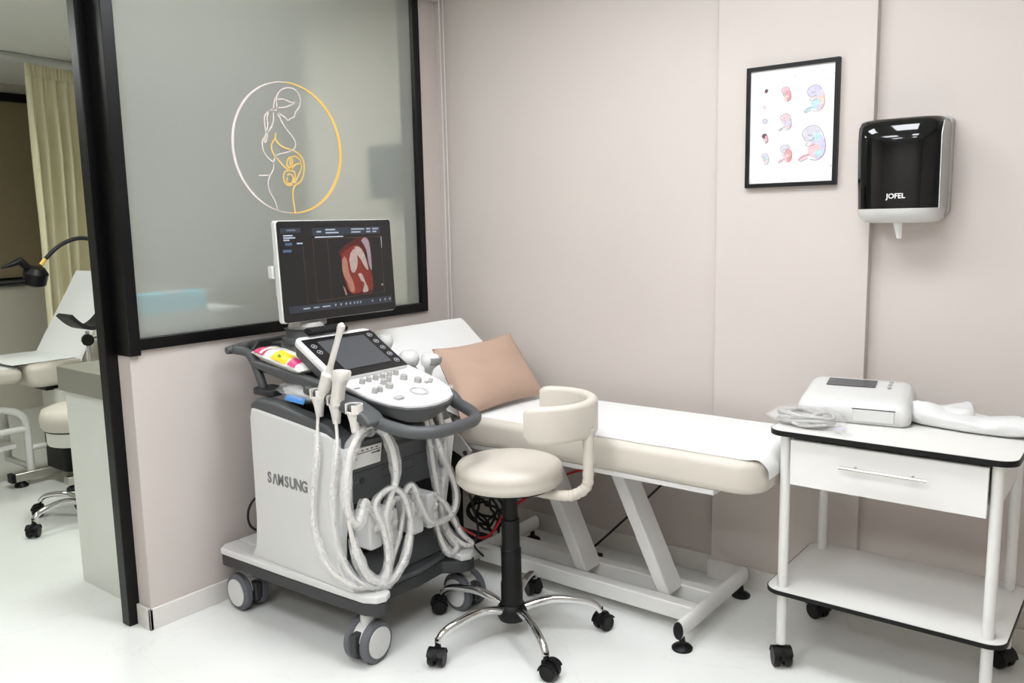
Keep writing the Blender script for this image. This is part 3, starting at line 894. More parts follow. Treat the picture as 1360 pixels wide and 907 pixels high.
obj('screen_heading', text_mb('SAMSUNG', 0.0085, SM @ Matrix.Translation((sp(0.09, 0.057)[0], sp(0.09, 0.057)[1], 0.0004)), 0.0002), 'scan_text', mon)

# probe holder cups along the near rail
for (x, y, z) in ((-2.275, 1.818, 0.938), (-2.190, 1.820, 0.924), (-2.100, 1.822, 0.906)):
    cup = MB()
    n = 22
    ringo, ringi = [], []
    for k in range(n + 1):
        a = radians(-150 + 300 * k / n) + pi / 2
        ringo.append((x + 0.030 * cos(a), y + 0.030 * sin(a)))
        ringi.append((x + 0.0255 * cos(a), y + 0.0255 * sin(a)))
    poly = ringo + ringi[::-1]
    cup.prism(poly, 'z', z - 0.028, z + 0.004)
    obj('holder_cup', cup, 'ivory_plastic', um, bevel=0.0012)
    tail = MB().loft([[(x + r * cos(2 * pi * k / 14), y + r * sin(2 * pi * k / 14), zz) for k in range(14)] for r, zz in ((0.0255, z - 0.024), (0.017, z - 0.060), (0.013, z - 0.092))])
    obj('holder_guide', tail, 'ivory_plastic', um)
for k in range(3):
    obj('holder_cup', MB().lathe([(0.020, 0.0), (0.025, 0.0), (0.026, 0.03), (0.022, 0.03), (0.019, 0.004)], ((-2.312, -2.213, -2.118)[k], 2.297, (0.892, 0.878, 0.858)[k])), 'ivory_plastic', um)
obj('cable_hook', MB().tube(spline([(-2.15, 1.885, 0.775), (-2.12, 1.885, 0.79), (-2.09, 1.885, 0.795), (-2.072, 1.885, 0.815)], 5), 0.009, 10), 'mid_plastic', um)

# ------------------------------------------------------------------ probes and their wrapped cables
CAB = {
    'wand': [(-2.277, 1.815, 0.875), (-2.256, 1.79, 0.80), (-2.239, 1.768, 0.714), (-2.26, 1.762, 0.604), (-2.269, 1.762, 0.494), (-2.245, 1.762, 0.404), (-2.195, 1.760, 0.335), (-2.112, 1.772, 0.296), (-2.075, 1.835, 0.270), (-2.08, 1.895, 0.28), (-2.085, 1.952, 0.33), (-2.09, 2.001, 0.415), (-2.11, 2.04, 0.489), (-2.12, 2.02, 0.528), (-2.125, 1.985, 0.49)],
    'probe2': [(-2.190, 1.816, 0.86), (-2.155, 1.79, 0.79), (-2.145, 1.772, 0.724), (-2.160, 1.766, 0.602), (-2.165, 1.766, 0.48), (-2.140, 1.768, 0.39), (-2.09, 1.785, 0.315), (-2.065, 1.857, 0.262), (-2.065, 1.929, 0.262), (-2.07, 1.987, 0.300), (-2.08, 2.022, 0.381), (-2.10, 2.072, 0.447), (-2.12, 2.096, 0.527), (-2.125, 2.126, 0.524), (-2.13, 2.115, 0.48)],
    'loop': [(-2.12, 1.90, 0.50), (-2.10, 1.851, 0.567), (-2.085, 1.80, 0.500), (-2.085, 1.766, 0.554), (-2.085, 1.758, 0.634), (-2.085, 1.770, 0.708), (-2.085, 1.79, 0.766), (-2.085, 1.833, 0.812), (-2.085, 1.884, 0.825), (-2.085, 1.928, 0.801), (-2.085, 1.967, 0.739), (-2.085, 1.984, 0.667), (-2.085, 1.981, 0.6), (-2.085, 1.953, 0.552), (-2.08, 1.923, 0.479), (-2.075, 1.935, 0.358), (-2.07, 1.886, 0.275), (-2.07, 1.83, 0.30), (-2.075, 1.79, 0.38), (-2.085, 1.775, 0.46)],
    'loop_b': [(-2.085, 1.763, 0.529), (-2.08, 1.777, 0.433), (-2.07, 1.812, 0.341), (-2.06, 1.867, 0.278), (-2.06, 1.9, 0.296), (-2.065, 1.912, 0.388), (-2.075, 1.899, 0.474), (-2.085, 1.882, 0.542), (-2.08, 1.912, 0.579), (-2.08, 1.966, 0.583), (-2.075, 2.012, 0.538), (-2.07, 2.033, 0.448), (-2.065, 2.013, 0.355), (-2.06, 1.957, 0.292), (-2.055, 1.893, 0.264), (-2.055, 1.84, 0.29)],
    'right1': [(-2.18, 2.19, 0.84), (-2.14, 2.195, 0.80), (-2.13, 2.206, 0.71), (-2.13, 2.224, 0.589), (-2.12, 2.239, 0.467), (-2.11, 2.255, 0.342), (-2.07, 2.275, 0.272), (-2.075, 2.232, 0.262), (-2.10, 2.208, 0.342), (-2.12, 2.206, 0.46)],
    'right2': [(-2.16, 2.21, 0.83), (-2.12, 2.217, 0.755), (-2.09, 2.222, 0.654), (-2.085, 2.272, 0.554), (-2.08, 2.293, 0.465), (-2.08, 2.265, 0.402), (-2.08, 2.188, 0.389), (-2.08, 2.133, 0.423), (-2.085, 2.101, 0.49), (-2.09, 2.07, 0.564), (-2.095, 2.040, 0.55), (-2.12, 2.045, 0.49)],
    'right3': [(-2.17, 2.27, 0.85), (-2.13, 2.265, 0.79), (-2.12, 2.278, 0.664), (-2.12, 2.273, 0.562), (-2.12, 2.251, 0.448), (-2.11, 2.263, 0.34), (-2.06, 2.30, 0.275), (-2.045, 2.335, 0.272), (-2.07, 2.30, 0.32), (-2.10, 2.25, 0.44), (-2.125, 2.20, 0.49)],
}


def wrapped(parent, key, r=0.0062, sleeve=0.0165, jitter=0.30, mcable='ivory_plastic'):
    pts = spline(CAB[key], 7)
    cb = obj('cable', MB().tube(pts, r, 8), mcable, parent)
    fine = spline(CAB[key][1:], 12)
    obj('plastic_sleeve', MB().tube(fine, [r * 1.45 + (sleeve * 1.25 - r * 1.3) * max(0.0, 0.5 + 0.75 * noise.noise(p * 11)) for p in fine], 12, False, jitter * 0.8), 'sleeve_film', cb, angle=180)


def plug(parent, y, z, w=0.028):
    o = obj('connector', MB().prism(rrect(y - w, y + w, z - 0.066, z + 0.066, 0.012), 'x', -2.203, -2.112), 'white_gloss', parent, bevel=0.006)
    obj('strain_relief', MB().tube([(-2.13, y, z + 0.0), (-2.105, y, z + 0.012), (-2.095, y, z + 0.03)], [0.014, 0.012, 0.008], 10), 'ivory_plastic', o)


wn = thing('endocavity_probe', (-2.262, 1.835, 0.83), 'long thin white wand probe standing tallest in the near holder', 'ultrasound probe')
axis0 = Vector((-2.277, 1.818, 0.875))
axis1 = Vector((-2.157, 1.838, 1.176))
ad = (axis1 - axis0)
prof = [(0.0, 0.012), (0.10, 0.018), (0.2, 0.0215), (0.34, 0.0225), (0.40, 0.0235), (0.43, 0.0150), (0.52, 0.0105), (0.80, 0.0105), (0.90, 0.0118), (0.94, 0.0140), (0.975, 0.0125), (1.0, 0.004)]
obj('probe_grip', MB().tube([axis0 + ad * t for t, r in prof[:6]], [r for t, r in prof[:6]], 20), 'ivory_plastic', wn)
obj('probe_shaft', MB().tube([axis0 + ad * t for t, r in prof[5:]], [r for t, r in prof[5:]], 18), 'ivory_plastic', wn)
wrapped(wn, 'wand', 0.0058, 0.0105)
plug(wn, 1.985, 0.43)

p2 = thing('linear_probe', (-2.182, 1.838, 0.83), 'short white probe with a broad flat head in the middle near holder', 'ultrasound probe')
rings = []
for z, a, b, dx in ((0.85, 0.011, 0.011, -0.006), (0.88, 0.018, 0.018, 0.0), (0.915, 0.0225, 0.021, 0.010), (0.955, 0.0215, 0.020, 0.020), (0.978, 0.024, 0.022, 0.028), (0.988, 0.035, 0.024, 0.032), (1.010, 0.036, 0.024, 0.038), (1.018, 0.033, 0.020, 0.040)):
    rings.append([(-2.190 + dx + a * (abs(cos(t)) ** 0.7) * (1 if cos(t) >= 0 else -1), 1.820 + b * (abs(sin(t)) ** 0.7) * (1 if sin(t) >= 0 else -1), z) for t in [2 * pi * k / 24 for k in range(24)]])
obj('probe_body', MB().loft(rings[:5] + rings[5:]), 'ivory_plastic', p2)
wrapped(p2, 'probe2', 0.0058, 0.0125)
plug(p2, 2.115, 0.43)

# probes on the far side of the console
p3 = thing('volume_probe', (-2.19, 2.305, 0.85), 'white probe with a grey lens tip in the far holder before the bed', 'ultrasound probe')
M3 = Matrix.Translation((-2.213, 2.295, 0.905)) @ Matrix.Rotation(radians(12), 4, 'Y')
obj('probe_body', MB(M3).lathe([(0.010, -0.03), (0.013, 0.0), (0.015, 0.03), (0.018, 0.045), (0.030, 0.058), (0.036, 0.075), (0.036, 0.088), (0.030, 0.098), (0.0, 0.10)], (0, 0, 0)), 'white_plastic', p3)
lens = MB(M3)
lens.sheet(lambda u, v: (0.026 + 0.010 * sin(pi * u) * 0.5 + 0.012 * cos(pi * (v - .5)) , (v - 0.5) * 0.058, 0.070 + 0.026 * u), 4, 10, 0.003)
obj('lens', lens, 'mid_plastic', p3)
wrapped(p3, 'right3', 0.0075, 0.0155)
plug(p3, 2.195, 0.43)
p4 = thing('convex_probe', (-2.262, 2.30, 0.86), 'white dome-headed probe in the far holder behind the control keys', 'ultrasound probe')
obj('probe_body', MB(Matrix.Translation((-2.312, 2.297, 0.918))).lathe([(0.010, -0.03), (0.014, 0.0), (0.018, 0.02), (0.034, 0.035), (0.042, 0.055), (0.040, 0.075), (0.026, 0.090), (0.0, 0.094)], (0, 0, 0)), 'white_plastic', p4)
wrapped(p4, 'right1', 0.0075, 0.016)
p5 = thing('spare_probe', (-2.34, 2.275, 0.90), 'white probe tip half hidden behind the touch panel', 'ultrasound probe')
obj('probe_body', MB(Matrix.Translation((-2.425, 2.285, 0.955))).lathe([(0.016, -0.03), (0.018, 0.05), (0.026, 0.07), (0.030, 0.088), (0.022, 0.108), (0.0, 0.112)], (0, 0, 0)), 'white_plastic', p5)
wrapped(p5, 'right2', 0.0075, 0.0145)
hb = thing('cable_loop', (-2.085, 1.87, 0.27), 'thick plastic-wrapped white cable looped over the hook on the dark front', 'cable')
wrapped(hb, 'loop', 0.0095, 0.0195)
plug(hb, 1.905, 0.44, 0.030)
hb2 = thing('cable_loop', (-2.07, 1.90, 0.26), 'plastic-wrapped white cable coiled low before the connectors', 'cable')
wrapped(hb2, 'loop_b', 0.0078, 0.015)

# packet of wipes, bag and remote resting on the machine
PM = basis((-2.560, 1.905, 1.008), (0.985, -0.06, -0.135), (0.05, 0.99, 0.02))
pk = thing('wipes_packet', (-2.56, 1.905, 0.98), 'pink and yellow packet of wipes lying on the rear tray rail', 'packet')


def puff(a, b, h, M, nx=20, ny=10, seal=0.12):
    mb = MB(M)

    def P(u, v, s):
        x = (u - 0.5) * 2
        y = (v - 0.5) * 2
        e = max(0.0, 1 - max(0, abs(x) - (1 - seal)) / seal) ** 0.5
        hh = h * e * (1 - abs(x) ** 4) ** 0.5 * (1 - y * y) ** 0.45
        return (x * a, y * b * (1 - 0.05 * abs(x)), s * hh + 0.004 * noise.noise(Vector((x * 4, y * 3, s * 2))))
    mb.sheet(lambda u, v: P(u, v, 1), nx, ny)
    mb.sheet(lambda u, v: P(u, v, -1), nx, ny)
    return mb


pb = obj('packet_body', puff(0.158, 0.055, 0.030, PM), 'packet_film', pk, angle=80)


def decal(u0, u1, v0, v1, m, a=0.158, b=0.055, h=0.030):
    mb = MB(PM)

    def P(u, v):
        x = u0 + (u1 - u0) * u
        y = v0 + (v1 - v0) * v
        hh = h * (1 - abs(x) ** 4) ** 0.5 * (1 - y * y) ** 0.45
        return (x * a, y * b * (1 - 0.05 * abs(x)) - 0.0012 * (1 if y < -0.5 else 0), hh + 0.0016 + 0.004 * noise.noise(Vector((x * 4, y * 3, 2))))

    def Q(u, v):
        p = P(u, v)
        return p
    mb.sheet(Q, 8, 8)
    return mb


obj('printed_patch', decal(-0.88, -0.45, -0.98, -0.2, ''), 'packet_pink', pb)
obj('printed_patch', decal(-0.15, 0.45, -0.98, -0.1, ''), 'packet_yellow', pb)
obj('printed_patch', decal(0.52, 0.8, -0.98, -0.3, ''), 'packet_pink', pb)
gd = MB(PM)
bag_pts = []
obj('printed_patch', MB(PM).ball((0.018, -0.042, 0.020), 0.012, 0.004, 0.012, 12, 8), 'packet_green', pb)
lw = MB(PM).sheet(lambda u, v: ((-0.62 + 0.10 * u + 0.18 * v) * 0.158, (-0.97 + 0.75 * v) * 0.055, 0.0325 * (1 - (-0.97 + 0.75 * v) ** 2) ** 0.45 + 0.003), 4, 6)
obj('printed_patch', lw, 'packet_film', pb)

sb = thing('plastic_bag', (-2.42, 1.91, 0.868), 'crumpled clear plastic bag with blue print on the machine top', 'bag')


def crumple(c, a, b, h, seed, n=22, m=14, jag=0.35):
    rings = []
    for j in range(m + 1):
        t = pi * j / m
        ring = []
        for k in range(n):
            p = 2 * pi * k / n
            d = Vector((sin(t) * cos(p), sin(t) * sin(p), -cos(t)))
            f = 1 + jag * noise.noise(d * 2.3 + Vector((seed, 0, 0))) + 0.5 * jag * noise.noise(d * 6 + Vector((0, seed, 0)))
            ring.append((c[0] + a * d.x * f, c[1] + b * d.y * f, max(c[2] - h * 0.96, c[2] + h * d.z * f)))
        rings.append(ring)
    return MB().loft(rings)


obj('bag_skin', crumple((-2.44, 1.880, 0.905), 0.135, 0.060, 0.040, 3.1), 'bag_film', sb, angle=60)
obj('contents', crumple((-2.43, 1.885, 0.900), 0.11, 0.046, 0.030, 8.3, jag=0.2), 'white_plastic', sb, angle=60)
obj('blue_label', MB(basis((-2.42, 1.828, 0.888), (0.99, 0.03, -0.06), (0.0, 0.5, 0.86))).sheet(lambda u, v: ((u - .5) * 0.10, (v - .5) * 0.024, 0.003 * sin(6 * u)), 6, 3, 0.001), 'blue_print', sb)

rm = thing('remote_control', (-2.455, 2.05, 1.106), 'slim black remote lying along the top of the touch panel', 'remote')
RM = basis((-2.465, 2.02, 1.108), (0, 1, 0), tuple(-tdir))
obj('remote_body', MB(RM).prism(rrect(-0.095, 0.095, -0.017, 0.017, 0.008), 'z', 0.0, 0.014), 'black_plastic', rm, bevel=0.003)
kb = MB(RM)
for i in range(9):
    for j in (-1, 0, 1):
        kb.box(-0.075 + i * 0.016, -0.066 + i * 0.016, j * 0.009 - 0.003, j * 0.009 + 0.003, 0.014, 0.0155)
obj('remote_keys', kb, 'charcoal_plastic', rm)

# ------------------------------------------------------------------ examination bed
bed = thing('exam_bed', (-1.75, 2.78, 0), 'cream padded examination bed with raised head and white steel base', 'bed')
BY0, BY1 = 2.485, 3.06
BX0, BX1 = -2.27, -0.966
ZT, ZBOT = 0.722, 0.608


def cushion(out, z0, z1, r, steps=5, M=None):
    """padded slab over an outline given as function of inset"""
    rings = []
    for k in range(steps + 1):
        a = pi / 2 * k / steps
        rings.append([(x, y, z0 + r * (1 - sin(pi / 2 - a) * 0) - r * cos(a) * 0 + (-r + r * sin(a)) * 0 + 0) for x, y in out(r * (1 - sin(a)))])
        z = z0 + r * (1 - cos(a))
        rings[-1] = [(p[0], p[1], z) for p in rings[-1]]
    for k in range(steps + 1):
        a = pi / 2 * k / steps
        z = z1 - r * (1 - sin(a))
        rings.append([(x, y, z) for x, y in out(r * (1 - cos(a)))])
    return MB(M).loft(rings)


obj('mattress', cushion(lambda g: rrect(BX0 + g, BX1 - g, BY0 + g, BY1 - g, [0.02, 0.10 - g, 0.10 - g, 0.02], 8), ZBOT, ZT, 0.028), 'cream_leather', bed, angle=60)
HA = radians(35)
HM = Matrix.Translation((BX0 - 0.005, (BY0 + BY1) / 2, ZT - 0.01)) @ Matrix.Rotation(HA, 4, 'Y') @ Matrix.Translation((0, 0, 0.0))
hw = (BY1 - BY0) / 2
obj('head_cushion', cushion(lambda g: rrect(-0.545 + g, 0 - g, -hw - 0.03 + g, hw - g, [0.07 - g, 0.02, 0.02, 0.07 - g], 8), -0.095, 0.012, 0.028, M=HM), 'cream_leather', bed, angle=60)
hinge = MB().prism([(-2.34, 0.60), (-2.30, 0.665), (-2.22, 0.64), (-2.165, 0.585), (-2.175, 0.555), (-2.20, 0.55), (-2.27, 0.575)], 'y', 2.478, 2.490)
obj('hinge_bracket', hinge, 'key_grey', bed, bevel=0.002)
obj('hinge_bolt', MB().cyl((-2.192, 2.472, 0.574), (-2.192, 2.492, 0.574), 0.010), 'charcoal_plastic', bed)
fr = MB()
fr.box(-2.27, -1.13, 2.505, 2.545, 0.588, 0.608)
fr.box(-2.27, -1.13, 2.99, 3.03, 0.588, 0.608)
fr.box(-2.27, -2.23, 2.545, 2.99, 0.588, 0.608)
fr.box(-1.17, -1.13, 2.545, 2.99, 0.588, 0.608)
fr.box(-1.80, -1.72, 2.555, 2.99, 0.578, 0.608)
obj('bed_frame', fr, 'white_metal', bed, bevel=0.003)
obj('base_board', B(-2.25, -1.15, 2.55, 2.98, 0.602, 0.610), 'white_laminate', bed)
for x in (-2.02, -1.65):
    lg_ = [(x - 0.025, 0.585), (x + 0.030, 0.585), (x + 0.265, 0.095), (x + 0.210, 0.095)]
    obj('slanted_leg', MB().prism(lg_, 'y', 2.70, 2.81), 'white_metal', bed, bevel=0.005)
for y in (2.635, 2.795):
    obj('base_rail', B(-2.27, -1.245, y, y + 0.055, 0.045, 0.105), 'white_metal', bed, bevel=0.005)
for x in (-2.285, -1.250):
    fb = obj('foot_bar', MB().tube([(x, 2.500, 0.080), (x, 3.075, 0.080)], 0.033, 24, squash=0.58), 'white_metal', bed)
    for y, s in ((2.500, -1), (3.075, 1)):
        obj('end_cap', MB().tube([(x, y, 0.080), (x, y + s * 0.004, 0.080), (x, y + s * 0.010, 0.080)], [0.0325, 0.0325, 0.022], 20, squash=0.58), 'black_plastic', fb)
    for y in (2.53, 3.045):
        obj('levelling_foot', MB().lathe([(0.036, 0.0), (0.037, 0.007), (0.030, 0.014), (0.012, 0.022), (0.008, 0.050), (0.0, 0.050)], (x, y, 0.0), n=24), 'black_plastic', bed)
obj('lift_cover', MB().prism(rrect(-2.62, -2.49, 2.70, 2.80, 0.02), 'z', 0.045, 0.60), 'black_plastic', bed, bevel=0.004)
obj('lift_foot', B(-2.60, -2.27, 2.71, 2.79, 0.05, 0.10), 'black_plastic', bed, bevel=0.004)

# paper sheet over head and mattress, drooping over the foot
prof = [(BX0 - 0.005 - 0.54 * cos(HA) + 0.0, ZT + 0.545 * sin(HA) - 0.03), (BX0 - 0.54 * cos(HA) + 0.025, ZT + 0.545 * sin(HA) + 0.0), (BX0 - 0.30 * cos(HA), ZT + 0.3 * sin(HA) + 0.006), (BX0 - 0.06, ZT + 0.046), (BX0 + 0.03, ZT + 0.012), (BX0 + 0.12, ZT + 0.0012), (-1.7, ZT + 0.0012), (-1.2, ZT + 0.0012), (-1.04, ZT + 0.0012), (-0.990, ZT + 0.003), (-0.961, ZT - 0.026), (-0.957, ZT - 0.060)]
prof = [(p.x, p.z) for p in spline([(a, 0, b) for a, b in prof], 8)]


def sheet_pt(u, v):
    i = u * (len(prof) - 1)
    k = min(int(i), len(prof) - 2)
    t = i - k
    x = prof[k][0] * (1 - t) + prof[k + 1][0] * t
    z = prof[k][1] * (1 - t) + prof[k + 1][1] * t
    w0, w1 = BY0 + 0.030, BY1 - 0.028
    if x < BX0 + 0.1:
        w0, w1 = BY0 - 0.022, BY1 - 0.02
    if x > -1.02:
        w0 += (x + 1.02) * 0.35
        w1 -= (x + 1.02) * 0.55
    y = w0 + (w1 - w0) * v
    edge = (0.006 * noise.noise(Vector((x * 9, 3.3 * (v > 0.5), 0)))) * (1 if v < 0.05 or v > 0.95 else 0)
    z += 0.0028 * abs(noise.noise(Vector((x * 5, y * 4, 1.7)))) * min(1, 8 * v, 8 * (1 - v)) + 0.001
    return (x, y + edge, z)


obj('paper_sheet', MB().sheet(sheet_pt, 110, 26, 0.0006), 'paper', angle=60, label='white disposable paper sheet rolled out along the cream examination bed', cat='paper sheet')

# pillow
pc = Vector((-2.235, 2.690, 0.866))
px_ = Vector((0.06, 1.0, 0.03)).normalized()
py_ = Vector((-0.60, 0.03, 0.80)).normalized()
py_ = (py_ - px_ * py_.dot(px_)).normalized()
PLM = basis(pc, px_, py_)


def pillow_pt(u, v, s):
    x = (u - 0.5) * 2
    y = (v - 0.5) * 2
    ax = 0.250 * (1 - 0.055 * (1 - abs(y) ** 2.2))
    if x < 0:
        ax *= 1 - 0.09 * y
    ay = 0.160 * (1 - 0.10 * (1 - abs(x) ** 2.2))
    h = 0.062 * max(0, (1 - abs(x) ** 2.6)) ** 0.55 * max(0, (1 - abs(y) ** 2.6)) ** 0.55
    w = 0.004 * noise.noise(Vector((x * 3.5, y * 3.5, s))) * (1 - max(abs(x), abs(y)) ** 4)
    w += 0.004 * sin(y * 26) * max(0, abs(x) - 0.8) * 5 * (1 - abs(x)) * 5
    return (x * ax, y * ay, s * h + w)


pm = MB(PLM)
pm.sheet(lambda u, v: pillow_pt(u, v, 1), 36, 28)
pm.sheet(lambda u, v: pillow_pt(u, v, -1), 36, 28)
pw = thing('pillow', tuple(pc + Vector((0, 0, -0.13))), 'tan cotton pillow leaning on the raised head of the bed', 'pillow')
obj('pillow_case', pm, 'tan_cotton', pw, angle=180)
seam = [pillow_pt(0.5 + 0.5 * a, 0.5 + 0.5 * b, 0) for a, b in [(-1 + 2 * i / 20, -1) for i in range(20)] + [(1, -1 + 2 * i / 20) for i in range(20)] + [(1 - 2 * i / 20, 1) for i in range(20)] + [(-1, 1 - 2 * i / 20) for i in range(21)]]
obj('seam', MB(PLM).tube(seam, 0.0028, 6), 'tan_cotton', pw)

# ------------------------------------------------------------------ stools
def stool_base(root, cx, cy, R, angs, hub=0.10, seat_z=0.57, with_post=True):
    if with_post:
        obj('gas_column', MB().lathe([(0.040, 0.075), (0.040, 0.20), (0.037, 0.205), (0.037, 0.33), (0.033, 0.335), (0.033, 0.44), (0.028, 0.445), (0.026, seat_z - 0.02), (0.0, seat_z - 0.02)], (cx, cy, 0), n=28), 'black_plastic', root)
        obj('seat_plate', MB().lathe([(0.0, seat_z - 0.03), (0.07, seat_z - 0.03), (0.155, seat_z - 0.008), (0.155, seat_z), (0.0, seat_z)], (cx, cy, 0), n=32), 'black_plastic', root)
    obj('hub', MB().lathe([(0.028, 0.058), (0.048, 0.062), (0.056, 0.08), (0.056, 0.105), (0.044, 0.122), (0.0, 0.122)], (cx, cy, 0), n=28), 'black_plastic', root)
    for a in angs:
        d = Vector((cos(a), sin(a), 0))
        c0 = Vector((cx, cy, 0))
        path = spline([c0 + d * 0.03 + Vector((0, 0, 0.098)), c0 + d * (R * 0.4) + Vector((0, 0, 0.128)), c0 + d * (R * 0.72) + Vector((0, 0, 0.122)), c0 + d * (R * 0.92) + Vector((0, 0, 0.104)), c0 + d * R + Vector((0, 0, 0.076))], 6)
        lg = obj('leg', MB().tube(path, [0.0165 - 0.004 * i / (len(path) - 1) for i in range(len(path))], 14), 'chrome', root)
        e = c0 + d * R
        M = Matrix.Translation((e.x, e.y, 0)) @ Matrix.Rotation(a + 0.7, 4, 'Z')
        cs = MB(M @ Matrix.Scale(1.22, 4))
        for s in (-1, 1):
            cs.lathe([(0.0, -0.008), (0.022, -0.009), (0.0245, -0.004), (0.0245, 0.004), (0.022, 0.009), (0.0, 0.008)], (0.012, s * 0.014, 0.0248), (0, 1, 0), 24)
        cs.prism([(-0.014, 0.03), (-0.012, 0.05), (0.0, 0.058), (0.026, 0.055), (0.040, 0.036), (0.040, 0.028), (0.012, 0.02)], 'y', -0.006, 0.006)
        cs.prism([(0.012 + 0.0280 * cos(t), 0.0248 + 0.0280 * sin(t)) for t in [radians(25 + 150 * q / 12) for q in range(13)]] + [(0.012 + 0.0255 * cos(t), 0.0248 + 0.0255 * sin(t)) for t in [radians(175 - 150 * q / 12) for q in range(13)]], 'y', -0.024, 0.024)
        cs.cyl((0, 0, 0.05), (0, 0, 0.075), 0.008, n=12)
        obj('caster', cs, 'black_plastic', root)


SX, SY = -1.802, 2.269
st = thing('stool', (SX, SY, 0), 'cream round stool with curved arm rest and chrome star base by the bed', 'stool')
stool_base(st, SX, SY, 0.325, [radians(v) for v in (-104, -32, 40, 112, 184)], seat_z=0.572)
obj('seat', MB().lathe([(0.0, 0.572), (0.160, 0.572), (0.178, 0.578), (0.190, 0.590), (0.192, 0.605), (0.189, 0.613), (0.192, 0.622), (0.191, 0.636), (0.183, 0.650), (0.160, 0.658), (0.10, 0.662), (0.0, 0.663)], (SX, SY, 0), n=56), 'cream_leather', st, angle=80)
# curved arm rest band
bc = Vector((-1.700, 2.330, 0))
bandz0, bandz1, bR, bt = 0.764, 0.892, 0.178, 0.020
rings = []
N = 44
for k in range(N + 1):
    a = radians(-72 + (128 + 72) * k / N)
    d = Vector((cos(a), sin(a), 0))
    e = min(k, N - k) / 3.0
    sh = 1.0 if e >= 1 else (1 - (1 - e) ** 2) ** 0.5 * 0.30 + 0.70
    cs = rrect(-bt * (0.5 + 0.5 * sh), bt * (0.5 + 0.5 * sh), bandz0 + (1 - sh) * 0.05, bandz1 - (1 - sh) * 0.05, 0.016, 5)
    rings.append([bc + d * (bR + p[0]) + Vector((0, 0, p[1])) for p in cs])
obj('arm_rest', MB().loft(rings), 'cream_leather', st, angle=70)
pa = radians(4)
pxy = bc + Vector((cos(pa), sin(pa), 0)) * (bR + 0.004)
arm = spline([(SX + 0.10, SY + 0.03, 0.552), (SX + 0.19, SY + 0.04, 0.552), (pxy.x - 0.05, pxy.y - 0.012, 0.556), (pxy.x - 0.005, pxy.y, 0.590), (pxy.x + 0.004, pxy.y, 0.65), (pxy.x + 0.004, pxy.y, 0.79)], 8)
obj('support_arm', MB().tube(arm, [0.018] * 10 + [0.019 + 0.0016 * sin(i * 1.9) for i in range(len(arm) - 10)], 16), 'cream_leather', st)
obj('arm_bracket', MB().prism(rrect(pxy.x - 0.012, pxy.x + 0.020, pxy.y - 0.016, pxy.y + 0.016, 0.006), 'z', 0.782, 0.800), 'brushed_steel', st)

# ------------------------------------------------------------------ trolley
tr = thing('trolley', (-0.64, 2.83, 0), 'white two-tier trolley with black edging, drawer and black castors', 'trolley')
CX0, CX1, CY0, CY1 = -0.985, -0.285, 2.590, 3.085
for nm, z, th in (('top_board', 0.801, 0.017), ('shelf_board', 0.264, 0.014)):
    bd = obj(nm, MB().prism(rrect(CX0, CX1, CY0, CY1, 0.05, 8), 'z', z, z + th), 'white_laminate', tr)
    o1 = rrect(CX0 - 0.003, CX1 + 0.003, CY0 - 0.003, CY1 + 0.003, 0.053, 8)
    o2 = rrect(CX0 - 0.0002, CX1 + 0.0002, CY0 - 0.0002, CY1 + 0.0002, 0.05, 8)
    z0, z1 = z - 0.0008, z + th - 0.001
    obj('edge_band', MB().loft([[(x, y, z0) for x, y in o2], [(x, y, z0) for x, y in o1], [(x, y, z1) for x, y in o1], [(x, y, z1) for x, y in o2], [(x, y, z0) for x, y in o2]], caps=False), 'black_plastic', bd)
for x in (-0.937, -0.333):
    for y in (2.632, 3.035):
        lg = obj('leg', MB().tube([(x, y, 0.076), (x, y, 0.802)], 0.0165, 20), 'white_metal', tr)
        M = Matrix.Translation((x, y, 0)) @ Matrix.Rotation(radians(-55 if y < 2.8 else 150), 4, 'Z')
        cs = MB(M @ Matrix.Scale(1.2, 4))
        for s in (-1, 1):
            cs.lathe([(0.0, -0.009), (0.024, -0.010), (0.027, -0.005), (0.027, 0.005), (0.024, 0.010), (0.0, 0.009)], (0.008, s * 0.015, 0.0272), (0, 1, 0), 28)
        cs.prism([(-0.018, 0.03), (-0.014, 0.05), (0.0, 0.060), (0.024, 0.058), (0.037, 0.038), (0.036, 0.026), (0.008, 0.02)], 'y', -0.007, 0.007)
        cs.prism([(0.008 + 0.0305 * cos(t), 0.0272 + 0.0305 * sin(t)) for t in [radians(25 + 150 * q / 12) for q in range(13)]] + [(0.008 + 0.0280 * cos(t), 0.0272 + 0.0280 * sin(t)) for t in [radians(175 - 150 * q / 12) for q in range(13)]], 'y', -0.026, 0.026)
        cs.cyl((0, 0, 0.05), (0, 0, 0.066), 0.009, n=12)
        obj('caster', cs, 'black_plastic', tr)
fnt = obj('drawer_front', B(-0.914, -0.353, 2.606, 2.622, 0.640, 0.788), 'white_laminate', tr, bevel=0.0015)
hd = MB().tube([(-0.755, 2.578, 0.729), (-0.505, 2.578, 0.729)], 0.0055, 14)
for x in (-0.712, -0.548):
    hd.cyl((x, 2.606, 0.729), (x, 2.580, 0.729), 0.0045, n=12)
obj('drawer_handle', hd, 'brushed_steel', fnt)
bx = MB()
bx.box(-0.908, -0.360, 2.622, 3.02, 0.650, 0.660)
bx.box(-0.908, -0.898, 2.622, 3.02, 0.660, 0.775)
bx.box(-0.370, -0.360, 2.622, 3.02, 0.660, 0.775)
bx.box(-0.898, -0.370, 3.01, 3.02, 0.660, 0.775)
obj('drawer_box', bx, 'white_laminate', tr)
for x0, x1 in ((-0.933, -0.917), (-0.349, -0.333)):
    obj('side_apron', B(x0, x1, 2.640, 3.025, 0.650, 0.801), 'white_laminate', tr)
obj('back_apron', B(-0.92, -0.35, 3.02, 3.034, 0.650, 0.801), 'white_laminate', tr)

ZC = 0.818
